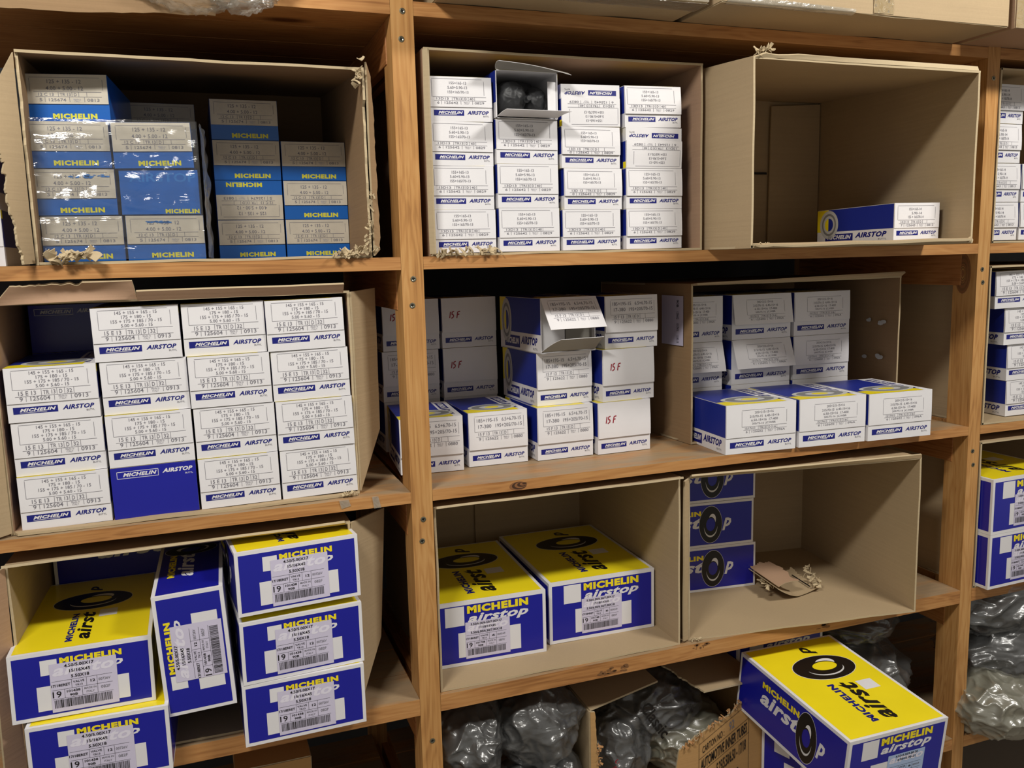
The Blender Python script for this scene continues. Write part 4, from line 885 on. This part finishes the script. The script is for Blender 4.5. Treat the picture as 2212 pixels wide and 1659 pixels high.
child_sheet(M1, 'drooping_flap', [(-.42, -.021, S0T+.005), (.07, -.021, S0T+.005), (.06, -.012, .414), (-.42, -.012, .402)], mat='cardboard_dark', jag=torn(91, .12, 0, 1, 16), nu=30, nv=6, label='torn flap hanging over the shelf edge')
M4 = closed('sealed_carton', 1.712, 2.3, -.14, .45, S0T+.0025, .86, 'brown taped cardboard carton at the top right picture corner', mat='cardboard_pink')
strip(M4, 'parcel_tape', lambda u, v: Vector((-.294+.08*u, -.0035-.001*noise.noise(Vector((u*9, v*20, 3))), .0+.3*v)), 'brown_tape', 8, 20)
# plastic bag hanging from the wrapped carton
r = empty('plastic_wrap', (.04, -.03, .47)); tag(r, 'crumpled clear plastic wrap bulging over the top shelf edge at the upper left', 'plastic film')
mb = MB(); blob(mb, (0, .0, .020), (.125, .026, .062), 4, 'wrap_film', .14, 1.8, .14, sub=6); blob(mb, (.062, -.008, -.008), (.052, .018, .040), 6, 'wrap_film', .16, 1.8, .16, sub=5); mb.obj('wrap_sheet', r)
ob = None

# ================================================================ bottom level
s4 = S4T
def bag(name, loc, rad, seed, label, group=None, filmm='bag_film', dark=True, rot=(0, 0, 0)):
    r = empty(name, loc, rot); tag(r, label, 'bag', group)
    if dark:
        mb = MB(); blob(mb, (0, 0, rad[2]*.93), (rad[0]*.86, rad[1]*.84, rad[2]*.82), seed+.5, 'rubber', .13, 1.3, .14, squash=.9, f2=(1.2, 2.4)); mb.obj('folded_inner_tube', r)
    mb = MB(); blob(mb, (0, 0, rad[2]), rad, seed+.5, filmm, .15, 1.4, .13, sub=6, squash=.96, f2=(1.2, 2.3)); mb.obj('plastic_bag', r); return r
GK = 'bagged black inner tubes on the bottom shelf'
bag('bagged_tube', (.49, .12, s4+.17), (.085, .11, .080), 1, 'bagged black tube tucked under the lower shelf beside the post', GK)
bag('bagged_tube', (.645, .11, s4+.17), (.095, .11, .090), 2, 'hazy plastic bag with a black tube, left of the torn printed carton', GK)
bag('bagged_tube', (.50, .04, s4+.0005), (.10, .11, .085), 3, 'shiny bagged black tube at the bottom picture edge beside the post', GK)
bag('bagged_tube', (.655, .09, s4+.0005), (.10, .10, .085), 4, 'crinkled bagged tube right above the bottom picture edge, by the torn carton', GK)
# torn printed carton J
J = empty('printed_carton', (1.0, .05, s4)); tag(J, 'torn printed cardboard carton full of bagged tubes on the bottom shelf', 'carton')
Jo = Vector(J.location); zb0 = s4+.003
def jpart(name, q, mat='cardboard_print', nu=30, nv=12, **k):
    mb = MB(); sheet(mb, quadfn(*[Vector(p)-Jo for p in q]), .0045, nu, nv, mat, **k); return mb.obj(name, J)
TP = [(.985, -1.215), (.993, -1.16), (1.05, -1.130), (1.095, -1.112), (1.134, -1.098), (1.171, -1.072), (1.205, -1.045), (1.228, -1.030)]
def ztop(x):
    for (a, za), (b, zb_) in zip(TP, TP[1:]):
        if a <= x <= b: return za+(zb_-za)*(x-a)/(b-a)
    return TP[-1][1]
def frontp(u, v):
    x = .985+.2425*u; return Vector((x, .050, zb0+(ztop(x)-zb0)*v))-Jo
mb = MB(); sheet(mb, frontp, .0045, 110, 14, 'cardboard_print', jag=torn(101, .07, 0, .97, 40)); fp = mb.obj('front_panel', J); fp['label'] = 'torn panel printed AUTOMOTIVE INNER TUBES'
Ff = Frame(Vector((1.047, .0472, -1.290))-Jo, (.141, 0, .079), (0, 0, 1), .1616, .129); Ff.N = Vector((0, -1, 0))
mb = MB(); Lz = 3
for a, b, c, d in ((0, .995, 1, 1.003), (0, .695, 1, .703), (0, .40, 1, .408), (0, .02, .006, 1), (.994, -.4, 1, 1)): rect(mb, Ff, a, b, c, d, 'black_print', Lz)
text(mb, Ff, 'CARTON NO :', .07, .76, .50, .90, 'black_print', 'reg', Lz); text(mb, Ff, '92', .60, .76, .70, .94, 'grey_print', 'reg', Lz)
text(mb, Ff, 'AUTOMOTIVE INNER TUBES', .04, .44, .96, .65, 'black_print', 'bold', Lz); text(mb, Ff, ': 5.25/5.50/6.50 - 17/18', .32, .10, .94, .33, 'black_print', 'bold', Lz); text(mb, Ff, '2 PCS.', .50, -.32, .82, -.12, 'black_print', 'bold', Lz)
mb.obj('panel_print', J)
jpart('front_strip', [(.763, .050, zb0), (.763, .050, -1.016), (.776, .049, -1.018), (.800, .049, zb0)], jag=torn(111, .5, 0, 1, 20), nu=50, nv=3)
jpart('side_panel', [(.763, .052, -1.016), (.768, .43, -1.010), (.768, .43, zb0), (.763, .052, zb0)], mat='cardboard')
jpart('side_panel', [(1.2275, .052, -1.034), (1.225, .43, -1.03), (1.225, .43, zb0), (1.2275, .052, zb0)])
jpart('back_panel', [(.768, .43, -1.01), (1.225, .43, -1.03), (1.225, .43, zb0), (.768, .43, zb0)], mat='cardboard_dark')
jpart('bottom_panel', [(.765, .055, zb0), (1.225, .055, zb0), (1.225, .428, zb0), (.770, .428, zb0)], mat='cardboard_dark')
jpart('top_flap', [(.7665, .43, -1.008), (.7635, .052, -1.014), (.973, .114, -1.016), (.960, .43, -1.000)], mat='cardboard')
jpart('top_flap', [(1.225, .43, -1.028), (1.2275, .052, -1.032), (1.052, .040, -1.024), (1.010, .20, -1.012)], mat='cardboard', jag=torn(106, .06))
mb = MB(); shreds(mb, Vector((.995, .046, -1.165))-Jo, Vector((1.215, .046, -1.045))-Jo, 44, .013, 107, 'kraft_orange', spread=.005); shreds(mb, Vector((.782, .047, -1.09))-Jo, Vector((.796, .047, -1.27))-Jo, 22, .014, 108, 'kraft_orange', spread=.004); mb.obj('torn_shreds', J)
B1 = bag('bagged_tube', (.878, .165, s4+.012), (.082, .085, .098), 11, 'shiny bag with a red mark inside the torn printed carton', GK)
B2 = bag('bagged_tube', (.995, .20, s4+.095), (.115, .105, .088), 12, 'clear bag lettered Classic, uppermost in the torn printed carton', GK)
bag('bagged_tube', (1.08, .19, s4+.012), (.115, .11, .075), 13, 'bagged tube low in the torn printed carton, behind its text', GK, filmm='bag_film_yellow')
mb = MB(); F_ = Frame((-.085, -.112, .135), (.55, 0, -.83), (.83, 0, .55), .11, .03); text(mb, F_, 'Classic', 0, 0, 1, 1, 'black_print', 'bold', 1); ob = mb.obj('bag_lettering', B2); ob['label'] = 'black word Classic on the film'
mb = MB(); F_ = Frame((-.05, -.088, .085), (1, 0, -.3), (.3, 0, 1), .022, .03)
for a in ((0, 0, .9, .15), (.1, .15, .3, .3), (.6, .15, .8, .3), (.3, .3, .6, .42)): rect(mb, F_, *a, 'red_pen', 1)
ring(mb, F_, .5, .8, .3, .2, .6, 'red_pen', 1, 90, 350, 14); ob = mb.obj('red_mark', B1)
# big cartons K
GKK = 'large blue and yellow cartons on the bottom shelf'
kz = S4T+.0005
put_big('b', (1.306, -.292, -1.134), 'big yellow topped carton sticking out at the bottom right', GKK, rot=(math.radians(5.5), math.radians(1.2), math.radians(1.2)), stick='c', su=(.41, .05))
put_big('b', (1.264, -.085, kz), 'blue carton turned sideways beneath the big yellow topped one', GKK, rot=(0, 0, math.radians(-72)), stick='c', su=(.41, .05))
put_big('b', (1.395, .105, -1.148+.145-.10), 'carton behind the big yellow topped one, its top edge under the lower shelf', GKK, rot=(0, 0, 0), stick=None).location = (1.365, .160, -1.115)
put_big('b', (1.365, .18, kz), 'hidden carton at the back of the bottom shelf', GKK, stick=None)
bag('bagged_tube', (1.615, .22, s4+.0005), (.16, .16, .12), 14, 'dim bagged tubes behind the big yellow topped carton, on the shelf', GK)
bag('bagged_tube', (1.62, .25, s4+.23), (.14, .14, .065), 15, 'dim bagged tube under the lower shelf near the right post', GK)
# right bay bags
GB2 = 'bagged black inner tubes in the right bay'
bag('bagged_tube', (2.03, .10, s4+.24), (.19, .13, .085), 21, 'shiny bagged black tube at the right edge, topmost below the blue cartons', GB2)
bag('bagged_tube', (2.06, .07, s4+.11), (.19, .13, .085), 22, 'shiny bagged black tube at the right edge, middle of the heap', GB2)
bag('bagged_tube', (1.925, .0, s4+.0005), (.11, .11, .085), 23, 'yellowish limp plastic bag at the bottom beside the right post', GB2, filmm='bag_film_yellow')
bag('bagged_tube', (2.13, .08, s4+.0005), (.12, .12, .07), 24, 'bagged tube low at the bottom right corner', GB2)
# below the lower left shelf
c_ = closed('kraft_carton', .0, .150, .12, .42, s4+.0005, -1.02, 'brown kraft carton in the dark below the lower left shelf', mat='cardboard_print')
